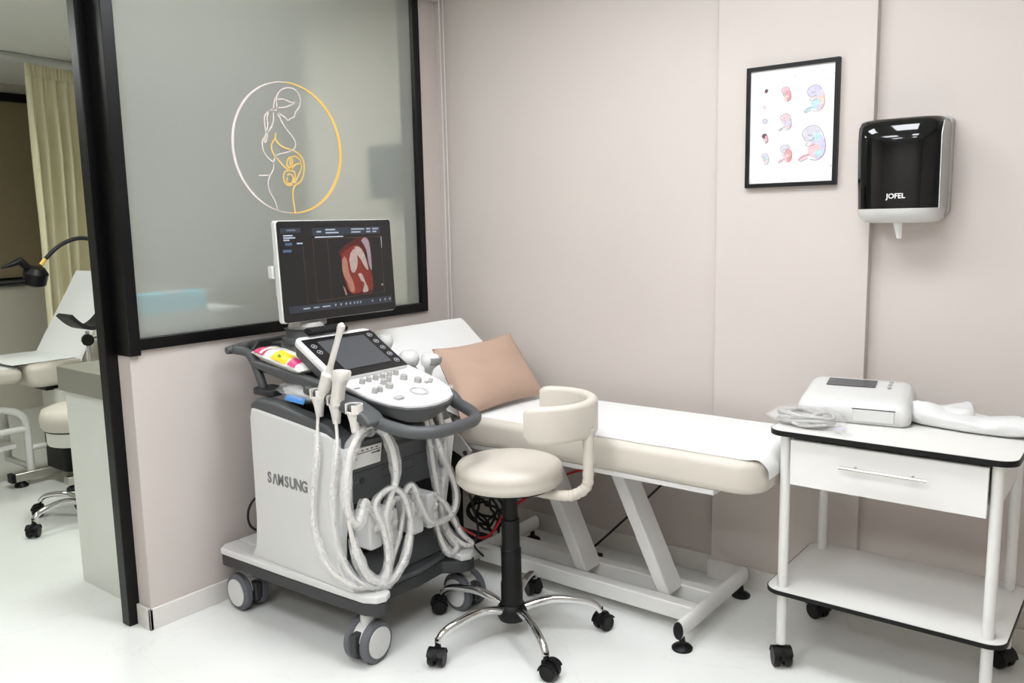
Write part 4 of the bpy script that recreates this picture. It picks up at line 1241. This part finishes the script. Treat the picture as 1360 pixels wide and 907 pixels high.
# fetal monitor with a paper tray
fm = thing('fetal_monitor', (-0.795, 2.935, ZC), 'white box monitor with a dark screen on top, standing on the trolley', 'monitor')
FM = rot_z((-0.800, 2.925, ZC), radians(8))
fx, fy = 0.175, 0.132


def fring(z, g, zt=0):
    return [(x, y, z + zt * (y + fy) / (2 * fy)) for x, y in rrect(-fx + g, fx - g, -fy + g, fy - g, 0.03, 6)]


fb = obj('body', MB(FM).loft([fring(0.0, 0.012), fring(0.010, 0.002), fring(0.035, 0.0), fring(0.050, 0.002, 0.018), fring(0.066, 0.010, 0.032), fring(0.075, 0.024, 0.038), fring(0.077, 0.05, 0.038)]), 'white_plastic', fm, angle=50)
tilt = lambda y: 0.0785 + 0.038 * (y + fy) / (2 * fy)
sc = MB(FM)
sc.add([(-0.105, 0.0 + 0.012, tilt(0.012)), (0.052, 0.012, tilt(0.012)), (0.052, 0.082, tilt(0.082)), (-0.105, 0.082, tilt(0.082)),
        (-0.105, 0.012, tilt(0.012) + .002), (0.052, 0.012, tilt(0.012) + .002), (0.052, 0.082, tilt(0.082) + .002), (-0.105, 0.082, tilt(0.082) + .002)],
       [(0, 1, 2, 3), (4, 5, 6, 7), (0, 1, 5, 4), (1, 2, 6, 5), (2, 3, 7, 6), (3, 0, 4, 7)])
obj('dark_screen', sc, 'touch_glass', fb)
tl = MB(FM).box(0.002, 0.128, -fy - 0.003, -fy + 0.006, 0.012, 0.052)
td = obj('paper_door', tl, 'white_plastic', fb, bevel=0.003)
obj('door_gap', MB(FM).box(0.000, 0.130, -fy - 0.0012, -fy + 0.006, 0.0525, 0.0545), 'charcoal_plastic', fb)
obj('socket_panel', MB(FM).box(fx - 0.004, fx + 0.0015, 0.03, 0.09, 0.035, 0.055), 'navy_screen', fb)
bt_ = MB(FM)
for i in range(3):
    bt_.lathe([(0.0, 0), (0.007, 0), (0.007, 0.003), (0.0, 0.003)], (0.095, 0.02 + i * 0.03, tilt(0.02 + i * 0.03)), n=14)
obj('round_buttons', bt_, 'key_grey', fb)

# bagged probe cable
cb = thing('bagged_cable', (-0.895, 2.70, ZC), 'coiled grey cable in a clear plastic bag on the trolley corner', 'cable')
cp = []
for i in range(150):
    a = i * 0.25
    k = 0.84 + 0.20 * sin(i * 0.37)
    cp.append((-0.895 + 0.090 * k * cos(a), 2.705 + 0.056 * k * sin(a), ZC + 0.009 + 0.036 * i / 150 + 0.004 * sin(i * 0.9)))
obj('coil', MB().tube(cp, 0.0062, 8), 'key_grey', cb)
obj('clear_bag', crumple((-0.890, 2.700, ZC + 0.030), 0.122, 0.080, 0.0305, 5.7, 28, 14, 0.24), 'bag_film', cb, angle=50)
obj('bag_corner', MB().sheet(lambda u, v: (-0.985 - 0.035 * u + 0.02 * v, 2.70 + (v - 0.5) * 0.10 * (1 - 0.5 * u), ZC + 0.012 + 0.022 * sin(u * 2.2) + 0.006 * noise.noise(Vector((u * 5, v * 6, 2)))), 8, 8, 0.0005), 'bag_film', cb)
obj('bag_flap', MB().sheet(lambda u, v: (-0.80 + 0.07 * u, 2.655 + (v - 0.5) * 0.09 * (1 - 0.3 * u) - 0.02 * u, ZC + 0.004 + 0.016 * (1 - u) + 0.006 * abs(noise.noise(Vector((u * 5, v * 6, 9))))), 8, 8, 0.0005), 'bag_film', cb)
obj('blue_tag', MB(rot_z((-0.775, 2.652, ZC + 0.016), 0.3)).box(-0.018, 0.018, -0.011, 0.011, 0, 0.001), 'water_lilac', cb)

# folded towel
tw = thing('towel', (-0.45, 2.93, ZC), 'thick white towel folded in a soft heap on the trolley', 'towel')


def towel(seed, cx, cy, a, b, h, ang):
    M = rot_z((cx, cy, ZC + 0.0015), ang)
    mb = MB(M)
    rings = []
    n, m = 44, 12
    for j in range(m + 1):
        t = j / m
        prof_r = (1 - (2 * t - 1) ** 4) ** 0.25 if 0 < t < 1 else 0.02
        ring = []
        for k in range(n):
            p = 2 * pi * k / n
            ex = (abs(cos(p)) ** 0.6) * (1 if cos(p) >= 0 else -1)
            ey = (abs(sin(p)) ** 0.6) * (1 if sin(p) >= 0 else -1)
            f = 1 + 0.10 * noise.noise(Vector((ex * 2, ey * 2, t * 2 + seed)))
            x = a * ex * prof_r * f
            y = b * ey * prof_r * f
            hz = h * t * (1 + 0.35 * noise.noise(Vector((x * 14 + seed, y * 16, 0))) - 0.20 * sin(x * 15 + 1.1))
            ring.append((x, y, max(0.0, hz)))
        rings.append(ring)
    return mb.loft(rings)


obj('towel_fold', towel(1.0, -0.455, 2.930, 0.185, 0.075, 0.050, radians(-6)), 'towel_cotton', tw, angle=180)
obj('towel_fold', towel(4.2, -0.545, 2.955, 0.095, 0.065, 0.074, radians(20)), 'towel_cotton', tw, angle=180)

# ------------------------------------------------------------------ framed poster
ps = thing('framed_poster', (-1.128, YP, 1.607), 'watercolour embryo growth chart in a thin black frame', 'poster')
X0, X1, Z0, Z1 = -1.298, -0.958, 1.607, 2.049
fw_ = 0.0145
pf = MB()
pf.box(X0, X1, YP - 0.022, YP, Z0, Z0 + fw_)
pf.box(X0, X1, YP - 0.022, YP, Z1 - fw_, Z1)
pf.box(X0, X0 + fw_, YP - 0.022, YP, Z0 + fw_, Z1 - fw_)
pf.box(X1 - fw_, X1, YP - 0.022, YP, Z0 + fw_, Z1 - fw_)
obj('frame', pf, 'black_plastic', ps)
sh = obj('print', B(X0 + fw_, X1 - fw_, YP - 0.014, YP - 0.004, Z0 + fw_, Z1 - fw_), 'paper', ps)
PMx = basis((0, YP - 0.014, 0), (1, 0, 0), (0, 0, 1))
pic = {}


def pmb(m):
    return pic.setdefault(m, MB())


def blob(m, cx, cz, a, b, rot=0.0, lift=0.0, n=20):
    pts = []
    for k in range(n):
        t = 2 * pi * k / n
        x, z = a * cos(t), b * sin(t)
        pts.append((cx + x * cos(rot) - z * sin(rot), cz + x * sin(rot) + z * cos(rot)))
    mb = pmb(m)
    y0 = YP - 0.014 - lift
    mb.add([(x, y0, z) for x, z in pts] + [(x, y0 - 0.0004, z) for x, z in pts], [list(range(n)), list(range(n, 2 * n))] + [(i, (i + 1) % n, n + (i + 1) % n, n + i) for i in range(n)])


def stroke(pts, w=0.0011, m='ink_line', lift=0.0014):
    ribbon(pmb(m), smooth2(pts, 5), w, PMx @ Matrix.Translation((0, 0, lift)), 0.0004)


def flush(name='drawing', **kw):
    obj_multi(name, dict(pic), sh, **kw)
    pic.clear()


def embryo(cx, cz, s, hues, limb=True):
    """curled figure facing left: head, back curve, belly, legs; s = overall height"""
    h = s / 2
    blob(hues[1], cx + 0.16 * s, cz - 0.10 * s, 0.22 * s, 0.36 * s, 0.12, 0.0002)
    blob(hues[2], cx + 0.06 * s, cz - 0.20 * s, 0.18 * s, 0.20 * s, 0.3, 0.0004)
    blob(hues[0], cx - 0.02 * s, cz + 0.26 * s, 0.25 * s, 0.21 * s, 0.2, 0.0006)
    blob(hues[3], cx + 0.12 * s, cz + 0.16 * s, 0.10 * s, 0.12 * s, 0.0, 0.0008)
    blob(hues[3], cx + 0.18 * s, cz - 0.28 * s, 0.12 * s, 0.10 * s, 0.0, 0.0008)
    w = max(0.0009, 0.010 * s)
    stroke([(cx - 0.24 * s, cz + 0.16 * s), (cx - 0.28 * s, cz + 0.30 * s), (cx - 0.12 * s, cz + 0.46 * s), (cx + 0.12 * s, cz + 0.46 * s), (cx + 0.26 * s, cz + 0.30 * s), (cx + 0.36 * s, cz + 0.02 * s), (cx + 0.34 * s, cz - 0.28 * s), (cx + 0.16 * s, cz - 0.46 * s), (cx - 0.04 * s, cz - 0.44 * s)], w)
    stroke([(cx - 0.24 * s, cz + 0.16 * s), (cx - 0.16 * s, cz + 0.06 * s), (cx - 0.02 * s, cz + 0.08 * s), (cx + 0.06 * s, cz + 0.14 * s)], w)
    stroke([(cx - 0.10 * s, cz + 0.02 * s), (cx - 0.18 * s, cz - 0.04 * s), (cx - 0.06 * s, cz - 0.08 * s), (cx + 0.08 * s, cz - 0.02 * s)], w)
    if limb:
        blob(hues[2], cx - 0.22 * s, cz - 0.36 * s, 0.18 * s, 0.06 * s, 0.45, 0.0005)
        stroke([(cx - 0.04 * s, cz - 0.30 * s), (cx - 0.22 * s, cz - 0.34 * s), (cx - 0.36 * s, cz - 0.44 * s), (cx - 0.30 * s, cz - 0.48 * s), (cx - 0.10 * s, cz - 0.40 * s)], w)
    stroke([(cx - 0.12 * s, cz + 0.24 * s), (cx - 0.06 * s, cz + 0.20 * s), (cx + 0.0 * s, cz + 0.25 * s)], w)
    flush()


embryo(-1.048, 1.758, 0.130, ('water_grey', 'water_lilac', 'water_pink', 'water_teal'))
embryo(-1.044, 1.915, 0.098, ('water_lilac', 'water_peach', 'water_teal', 'water_lilac'))
embryo(-1.150, 1.940, 0.056, ('water_pink', 'water_red', 'water_peach', 'water_red'), False)
embryo(-1.149, 1.841, 0.064, ('water_pink', 'water_lilac', 'water_grey', 'water_pink'))
embryo(-1.146, 1.727, 0.068, ('water_grey', 'water_red', 'water_pink', 'water_red'))
embryo(-1.224, 1.712, 0.044, ('water_grey', 'water_teal', 'water_pink', 'water_grey'), False)
embryo(-1.226, 1.787, 0.038, ('water_dark', 'water_red', 'water_lilac', 'water_red'), False)
blob('water_grey', -1.225, 1.850, 0.009, 0.008, 0.3, 0.0003)
stroke([(-1.236, 1.853), (-1.225, 1.858), (-1.216, 1.850), (-1.226, 1.841), (-1.236, 1.853)])
flush()
blob('water_peach', -1.229, 1.904, 0.006, 0.005, 0.3, 0.0003)
stroke([(-1.236, 1.902), (-1.226, 1.898), (-1.219, 1.896)])
flush()
blob('water_dark', -1.223, 1.959, 0.006, 0.007, 0.3, 0.0003)
stroke([(-1.229, 1.950), (-1.227, 1.964), (-1.217, 1.965), (-1.219, 1.954), (-1.227, 1.956)], 0.0014)
flush()
for i in range(34):
    x = random.choice((-1.19, -1.10, -1.06, -1.0, -0.99, -1.13, -1.21)) + random.uniform(-0.02, 0.02)
    z = random.choice((1.985, 1.99, 2.005, 1.875, 1.69, 1.672, 1.82, 1.965)) + random.uniform(-0.012, 0.012)
    blob(random.choice(('water_grey', 'water_dark', 'water_lilac', 'water_pink')), x, z, random.uniform(0.0008, 0.002), random.uniform(0.0008, 0.002), 0, 0.0002, 8)
flush('paint_specks', kind='stuff')

# ------------------------------------------------------------------ towel dispenser
dp = thing('paper_dispenser', (-0.732, YB, 1.47), 'black and white paper towel dispenser on the wall beside the poster', 'dispenser')


def dring(z, hw_, dep, back=YB):
    """D plan: flat back on the wall, bulging front"""
    cx = -0.732
    pts = [(cx - hw_, back - 0.003), (cx - hw_, back - dep * 0.55)]
    for k in range(15):
        t = pi - pi * k / 14
        e = abs(cos(t)) ** 0.55 * (1 if cos(t) >= 0 else -1)
        pts.append((cx + hw_ * e, back - dep * 0.55 - dep * 0.45 * sin(t) ** 0.8))
    pts += [(cx + hw_, back - dep * 0.55), (cx + hw_, back - 0.003)]
    return [(x, y, z) for x, y in pts]


cov = MB().loft([dring(1.516, 0.1285, 0.190), dring(1.60, 0.131, 0.196), dring(1.74, 0.134, 0.198), dring(1.785, 0.134, 0.192), dring(1.805, 0.130, 0.176), dring(1.812, 0.120, 0.150)])
dc = obj('cover', cov, 'black_gloss' if 'black_gloss' in MATS else 'black_plastic', dp, angle=45)
obj('tray', MB().loft([dring(1.468, 0.085, 0.110), dring(1.471, 0.108, 0.150), dring(1.482, 0.120, 0.172), dring(1.500, 0.128, 0.186), dring(1.516, 0.130, 0.192)]), 'white_plastic', dp, angle=60)
obj('back_plate', MB().prism(rrect(-0.872, -0.592, 1.49, 1.818, 0.02), 'y', YB - 0.036, YB - 0.002), 'key_grey', dp, bevel=0.004)
obj('side_window', MB().prism([(3.02, 1.515), (YB - 0.036, 1.515), (YB - 0.036, 1.795), (3.04, 1.795), (3.012, 1.75)], 'x', -0.5995, -0.5965), 'smoke_film', dp)
jt = text_mb('JOFEL', 0.023, basis((-0.722, YB - 0.1965, 1.556), (1, 0, 0), (0, -0.06, 1)), 0.0015, 1.0, bold=0.0003)
ribbon(jt, [(-0.776, 1.540), (-0.768, 1.546), (-0.757, 1.547), (-0.750, 1.552)], [0.002, 0.008, 0.010, 0.006], basis((0, YB - 0.1955, 0), (1, 0, 0), (0, 0, 1)), 0.003)
obj('maker_name', jt, 'jofel_white', dc)
obj('paper_end', MB().sheet(lambda u, v: (-0.732 + (u - 0.5) * 0.030 * (1 - 0.55 * v) + 0.008 * v, YB - 0.115 - 0.010 * sin(3 * u), 1.478 - 0.062 * v), 6, 6, 0.0015), 'paper', dp)
# ------------------------------------------------------------------ loose cables
def cable(name, pts, r, m, label, per=8):
    obj(name, MB().tube(spline(pts, per), r, 8), m, label=label, cat='cable')


cable('power_cable', [(-2.655, 1.93, 0.50), (-2.72, 1.93, 0.46), (-2.80, 1.90, 0.43), (-2.86, 1.90, 0.36), (-2.87, 1.915, 0.29), (-2.82, 1.95, 0.262), (-2.72, 1.96, 0.262), (-2.66, 1.965, 0.30)], 0.005, 'black_rubber', 'black power cord looping between the ultrasound machine and the partition')
coil = []
for i in range(70):
    a = i * 0.42
    k = 0.72 + 0.28 * sin(i * 0.61)
    coil.append((-2.49 + 0.01 * sin(i * 0.8) + 0.10 * k * cos(a), 2.95 + 0.02 * sin(i * 1.3), 0.125 + 0.10 * k * sin(a)))
coil += [(-2.42, 2.95, 0.10), (-2.40, 2.93, 0.03), (-2.36, 2.90, 0.010), (-2.2, 2.92, 0.010)]
cable('coiled_cable', coil, 0.006, 'black_rubber', 'black cord coiled in a loose bundle under the head of the bed', 4)
cable('red_wire', [(-2.40, 2.60, 0.24), (-2.397, 2.62, 0.196), (-2.323, 2.62, 0.17), (-2.238, 2.62, 0.158), (-2.175, 2.62, 0.199), (-2.125, 2.66, 0.29), (-2.06, 2.85, 0.36), (-1.97, 2.88, 0.42), (-1.85, 2.88, 0.47), (-1.72, 2.9, 0.53), (-1.66, 2.92, 0.578)], 0.0055, 'red_cable', 'thin red cord sagging under the bed behind the stool')
cable('trailing_cable', [(-2.30, 2.62, 0.34), (-2.24, 2.60, 0.20), (-2.26, 2.60, 0.115), (-2.2, 2.72, 0.008), (-2.05, 2.9, 0.008), (-1.98, 3.0, 0.008), (-1.80, 3.1, 0.20), (-1.62, 3.14, 0.40)], 0.005, 'black_rubber', 'black cord trailing across the floor to the wall under the bed')
ob = thing('power_adapter', (-1.93, 3.0, 0), 'small black power adapter lying on the floor under the bed', 'adapter')
obj('adapter_body', MB(rot_z((-1.93, 3.0, 0.0), 0.3)).box(-0.05, 0.05, -0.025, 0.025, 0.0, 0.032), 'black_plastic', ob, bevel=0.005)

# ------------------------------------------------------------------ next room
# counter behind the partition
ct = thing('counter', (-3.33, 2.3, 0), 'pale counter with a thick grey top beyond the doorway', 'counter')
obj('counter_top', B(-3.632, -3.036, 1.545, 3.17, 0.838, 0.940), 'counter_steel', ct, bevel=0.003)
obj('end_panel', B(-3.604, -3.076, 1.560, 1.580, 0.0, 0.838), 'counter_panel', ct, bevel=0.002)
obj('long_panel', B(-3.604, -3.584, 1.580, 3.17, 0.0, 0.838), 'counter_panel', ct, bevel=0.002)
wbx = thing('storage_box', (-3.16, 1.86, 0.94), 'white box on the counter, blurred behind the frosted glass', 'box')
obj('box_body', B(-3.24, -3.05, 1.60, 2.06, 0.9405, 1.165), 'white_plastic', wbx, bevel=0.008)
obj('box_lid', B(-3.245, -3.045, 1.595, 2.065, 1.150, 1.172), 'white_plastic', wbx, bevel=0.004)
tb = thing('teal_box', (-3.14, 1.83, 1.172), 'teal box glowing through the corner of the frosted glass', 'box')
obj('box_body', B(-3.13, -3.045, 1.615, 1.90, 1.1725, 1.252), 'teal_card', tb, bevel=0.006)
obj('box_flap', B(-3.132, -3.043, 1.74, 1.79, 1.2515, 1.254), 'white_plastic', tb)
wm = thing('wall_monitor', (-3.23, 3.1, 1.62), 'dark grey wall screen, a blurred patch behind the frosted glass', 'screen')
obj('screen_body', MB().prism(rrect(-3.33, -3.09, 1.63, 1.90, 0.015), 'y', 3.06, 3.10), 'navy_screen', wm, bevel=0.004)
obj('wall_bracket', B(-3.25, -3.17, 3.10, YB, 1.72, 1.80), 'black_plastic', wm)

# far window of the next room
fwn = thing('window_2', (-7.6, 2.3, 1.10), 'brown shaded window with black rails across the next room', 'window', kind='structure')
for z0, z1 in ((1.05, 1.12), (2.55, 2.62)):
    obj('frame_rail', B(-7.6, -7.56, 1.3, 4.2, z0, z1), 'black_metal', fwn, bevel=0.003)
for y in (1.3, 2.72, 4.13):
    obj('frame_stile', B(-7.6, -7.56, y, y + 0.07, 1.12, 2.55), 'black_metal', fwn, bevel=0.003)
for y0, y1 in ((1.37, 2.72), (2.79, 4.13)):
    obj('shaded_pane', B(-7.598, -7.585, y0, y1, 1.12, 2.55), 'brown_blind', fwn)

# curtain and its curved ceiling track
trk = spline([(-6.05, 1.2, 2.69), (-6.12, 1.9, 2.69), (-6.25, 2.4, 2.69), (-6.32, 2.8, 2.69), (-6.40, 3.25, 2.69), (-6.6, 3.9, 2.69)], 10)
ctk = thing('curtain_track', (-6.3, 2.6, 2.66), 'white curved curtain track on the ceiling of the next room', 'curtain track')
obj('track', MB().tube([p + Vector((0, 0, -0.02)) for p in trk], 0.034, 8), 'white_plastic', ctk)
obj('ceiling_clip', B(-6.34, -6.30, 2.78, 2.82, 2.672, 2.70), 'white_plastic', ctk)
cu = thing('curtain', (-6.35, 3.0, 0.25), 'cream pleated curtain hanging from the curved track', 'curtain')


def curt(u, v):
    yy = 2.66 + 0.82 * u
    x = -6.30 - 0.22 * (yy - 2.7)
    z = 2.645 - 2.40 * v
    amp = 0.012 + 0.045 * min(1, v * 4)
    ph = u * 2 * pi * 9
    sq = 1 - 0.10 * v
    return (x + amp * sin(ph) + 0.02 * noise.noise(Vector((u * 8, v * 3, 0))), 2.66 + (yy - 2.66) * sq - 0.03 * v + 0.02 * cos(ph * 0.5) * v, z)


obj('cloth', MB().sheet(curt, 150, 40, 0.003), 'curtain_cotton', cu, angle=180)
hd_ = MB().sheet(lambda u, v: (-6.285 - 0.22 * 0.78 * u + 0.010 * sin(u * 2 * pi * 30), 2.66 + 0.82 * u, 2.655 - 0.10 * v), 200, 3, 0.003)
obj('heading_tape', hd_, 'curtain_cotton', cu, angle=180)

# gynaecology chair
gy = thing('treatment_chair', (-5.2, 2.35, 0), 'white paper-covered treatment chair with black leg support, next room', 'chair')
obj('seat', cushion(lambda g: rrect(-5.72 + g, -5.08 - g, 2.03 + g, 2.45 - g, 0.05, 5), 0.60, 0.735, 0.035), 'cream_leather', gy, angle=60)
GM = Matrix.Translation((-5.40, 2.34, 0.70)) @ Matrix.Rotation(radians(61), 4, 'X')
obj('backrest', cushion(lambda g: [(x * (1 - 0.16 * max(0, y) / 0.6), y) for x, y in rrect(-0.33 + g, 0.33 - g, 0.0 + g, 0.60 - g, 0.05, 6)], -0.08, 0.03, 0.028, M=GM), 'cream_leather', gy, angle=60)
obj('backrest_paper', MB(GM).sheet(lambda u, v: ((u - 0.5) * 0.63 * (1 - 0.16 * v), 0.605 * v - 0.01, 0.036 + 0.003 * noise.noise(Vector((u * 6, v * 6, 0)))), 10, 20, 0.001), 'paper', gy)
obj('seat_paper', MB().sheet(lambda u, v: (-5.69 + 0.52 * v, 1.96 + 0.44 * u, 0.739 + 0.003 * noise.noise(Vector((u * 6, v * 6, 3)))), 12, 12, 0.001), 'paper', gy)
obj('leg_section', cushion(lambda g: rrect(-5.66 + g, -5.16 - g, 1.25 + g, 2.02 - g, 0.05, 5), 0.635, 0.715, 0.03), 'cream_leather', gy, angle=60)
obj('leg_section_paper', B(-5.64, -5.20, 1.27, 2.01, 0.7155, 0.7175), 'paper', gy)
obj('seat_skirt', MB().prism(rrect(-5.34, -5.10, 2.16, 2.46, 0.05), 'z', 0.345, 0.575), 'seat_skirt', gy, bevel=0.006)
obj('pedestal', MB().prism(rrect(-5.32, -5.04, 2.15, 2.42, 0.03), 'z', 0.08, 0.345), 'black_plastic', gy, bevel=0.006)
obj('seat_stem', B(-5.30, -5.14, 2.12, 2.35, 0.57, 0.605), 'black_plastic', gy)
gb = MB().box(-5.31, -5.25, 1.94, 2.62, 0.035, 0.085)
gb.box(-4.98, -4.92, 2.10, 2.62, 0.035, 0.085)
gb.box(-5.25, -4.98, 2.24, 2.31, 0.035, 0.085)
obj('base_frame', gb, 'brushed_steel', gy, bevel=0.004)
obj('base_end_cap', B(-5.312, -5.248, 1.925, 1.95, 0.033, 0.087), 'black_plastic', gy, bevel=0.003)
for x, y in ((-5.28, 1.985), (-5.28, 2.58), (-4.95, 2.14), (-4.95, 2.58)):
    obj('levelling_foot', MB().lathe([(0.04, 0.0), (0.04, 0.010), (0.015, 0.036), (0.0, 0.036)], (x, y, 0)), 'black_plastic', gy)
gf = MB()
for x in (-5.30, -5.62):
    gf.tube(spline([(x, 2.055, 0.085), (x, 2.055, 0.34), (x, 2.03, 0.42), (x, 1.95, 0.465), (x, 1.85, 0.472), (x, 1.35, 0.472)], 6), 0.022, 12)
gf.tube([(-5.30, 2.055, 0.335), (-5.30, 1.35, 0.335)], 0.020, 10)
gf.tube([(-5.30, 2.055, 0.215), (-5.30, 2.36, 0.215)], 0.018, 10)
gf.tube([(-5.62, 2.055, 0.10), (-5.30, 2.055, 0.10)], 0.018, 10)
obj('step_frame', gf, 'white_metal', gy)
obj('step_plate', MB().prism([(1.40, 0.20), (1.40, 0.23), (2.0, 0.25), (2.0, 0.22)], 'x', -5.62, -5.33), 'white_metal', gy, bevel=0.004)
# leg support (black padded cradle on a chrome post)
lsx, lsy = -4.88, 2.265
ls = MB().sheet(lambda u, v: (lsx + (v - 0.5) * 0.17, lsy + (u - 0.5) * 0.255, 0.935 + 0.085 * (2 * u - 1) ** 2), 20, 8, 0.022)
lso = obj('leg_support', ls, 'black_rubber', gy, angle=60)
obj('support_pad', MB().sheet(lambda u, v: (lsx + (v - 0.5) * 0.14, lsy + (u - 0.5) * 0.235, 0.938 + 0.074 * (2 * u - 1) ** 2), 20, 8, 0.002), 'dark_plastic', lso)
obj('support_post', MB().tube([(lsx, lsy, 0.72), (lsx, lsy, 0.925)], 0.011, 12), 'chrome', gy)
obj('support_knob', MB().lathe([(0.0, -0.025), (0.034, -0.022), (0.034, 0.022), (0.0, 0.025)], (lsx + 0.02, lsy - 0.01, 0.875), (1, -0.4, 0), 10), 'black_plastic', gy)
obj('support_rod', MB().tube([(lsx, lsy, 0.875), (lsx, lsy + 0.40, 0.88)], 0.012, 12), 'chrome', gy)
obj('post_socket', MB().lathe([(0.0, 0.0), (0.06, 0.0), (0.075, 0.02), (0.06, 0.035), (0.0, 0.04)], (lsx, lsy, 0.69), n=20), 'seat_skirt', gy)
obj('socket_bar', B(-5.10, -4.86, 2.235, 2.295, 0.66, 0.695), 'seat_skirt', gy, bevel=0.005)

# gooseneck examination lamp
gl = thing('gooseneck_lamp', (-5.12, 1.10, 0), 'black gooseneck exam lamp arching before the cream curtain', 'lamp')
obj('lamp_arm', MB().tube([(-5.12, 1.10, 1.20), (-5.12, 2.08, 1.215)], 0.017, 12), 'black_plastic', gl)
obj('lamp_head', MB().lathe([(0.030, -0.06), (0.062, -0.045), (0.066, 0.02), (0.045, 0.05), (0.0, 0.055)], (-5.12, 2.115, 1.245), (0.3, 0.1, 1), 24), 'black_plastic', gl)
obj('clamp_lever', MB().tube([(-5.12, 2.09, 1.28), (-5.12, 2.04, 1.335), (-5.12, 1.99, 1.315), (-5.12, 1.94, 1.30)], [0.02, 0.026, 0.014, 0.008], 10), 'black_plastic', gl)
obj('brass_ferrule', MB().tube([(-5.12, 2.15, 1.305), (-5.12, 2.178, 1.338)], 0.012, 12), 'logo_gold', gl)
obj('gooseneck', MB().tube(spline([(-5.12, 2.178, 1.338), (-5.12, 2.24, 1.395), (-5.12, 2.31, 1.435), (-5.12, 2.39, 1.452), (-5.12, 2.47, 1.435), (-5.12, 2.56, 1.38)], 8), 0.012, 12), 'black_rubber', gl)
obj('lamp_stand', MB().tube([(-5.12, 1.10, 0.03), (-5.12, 1.10, 1.23)], 0.018, 12), 'white_metal', gl)
obj('lamp_foot', MB().lathe([(0.18, 0.0), (0.18, 0.02), (0.05, 0.035), (0.0, 0.035)], (-5.12, 1.10, 0), n=32), 'white_metal', gl)

# stool of the next room
s2 = thing('stool', (-4.38, 1.945, 0), 'chrome-legged stool with cream seat half hidden behind the counter', 'stool')
stool_base(s2, -4.38, 1.945, 0.278, [radians(v) for v in (-82, -154, 134, 62, -10)], seat_z=0.50)
obj('seat', MB().lathe([(0.0, 0.50), (0.16, 0.50), (0.172, 0.515), (0.176, 0.56), (0.162, 0.60), (0.12, 0.615), (0.0, 0.62)], (-4.38, 1.945, 0), n=40), 'cream_leather', s2, angle=80)
obj('seat_skirt', MB().lathe([(0.0, 0.42), (0.145, 0.42), (0.15, 0.43), (0.15, 0.50), (0.0, 0.50)], (-4.38, 1.945, 0), n=40), 'seat_skirt', s2)
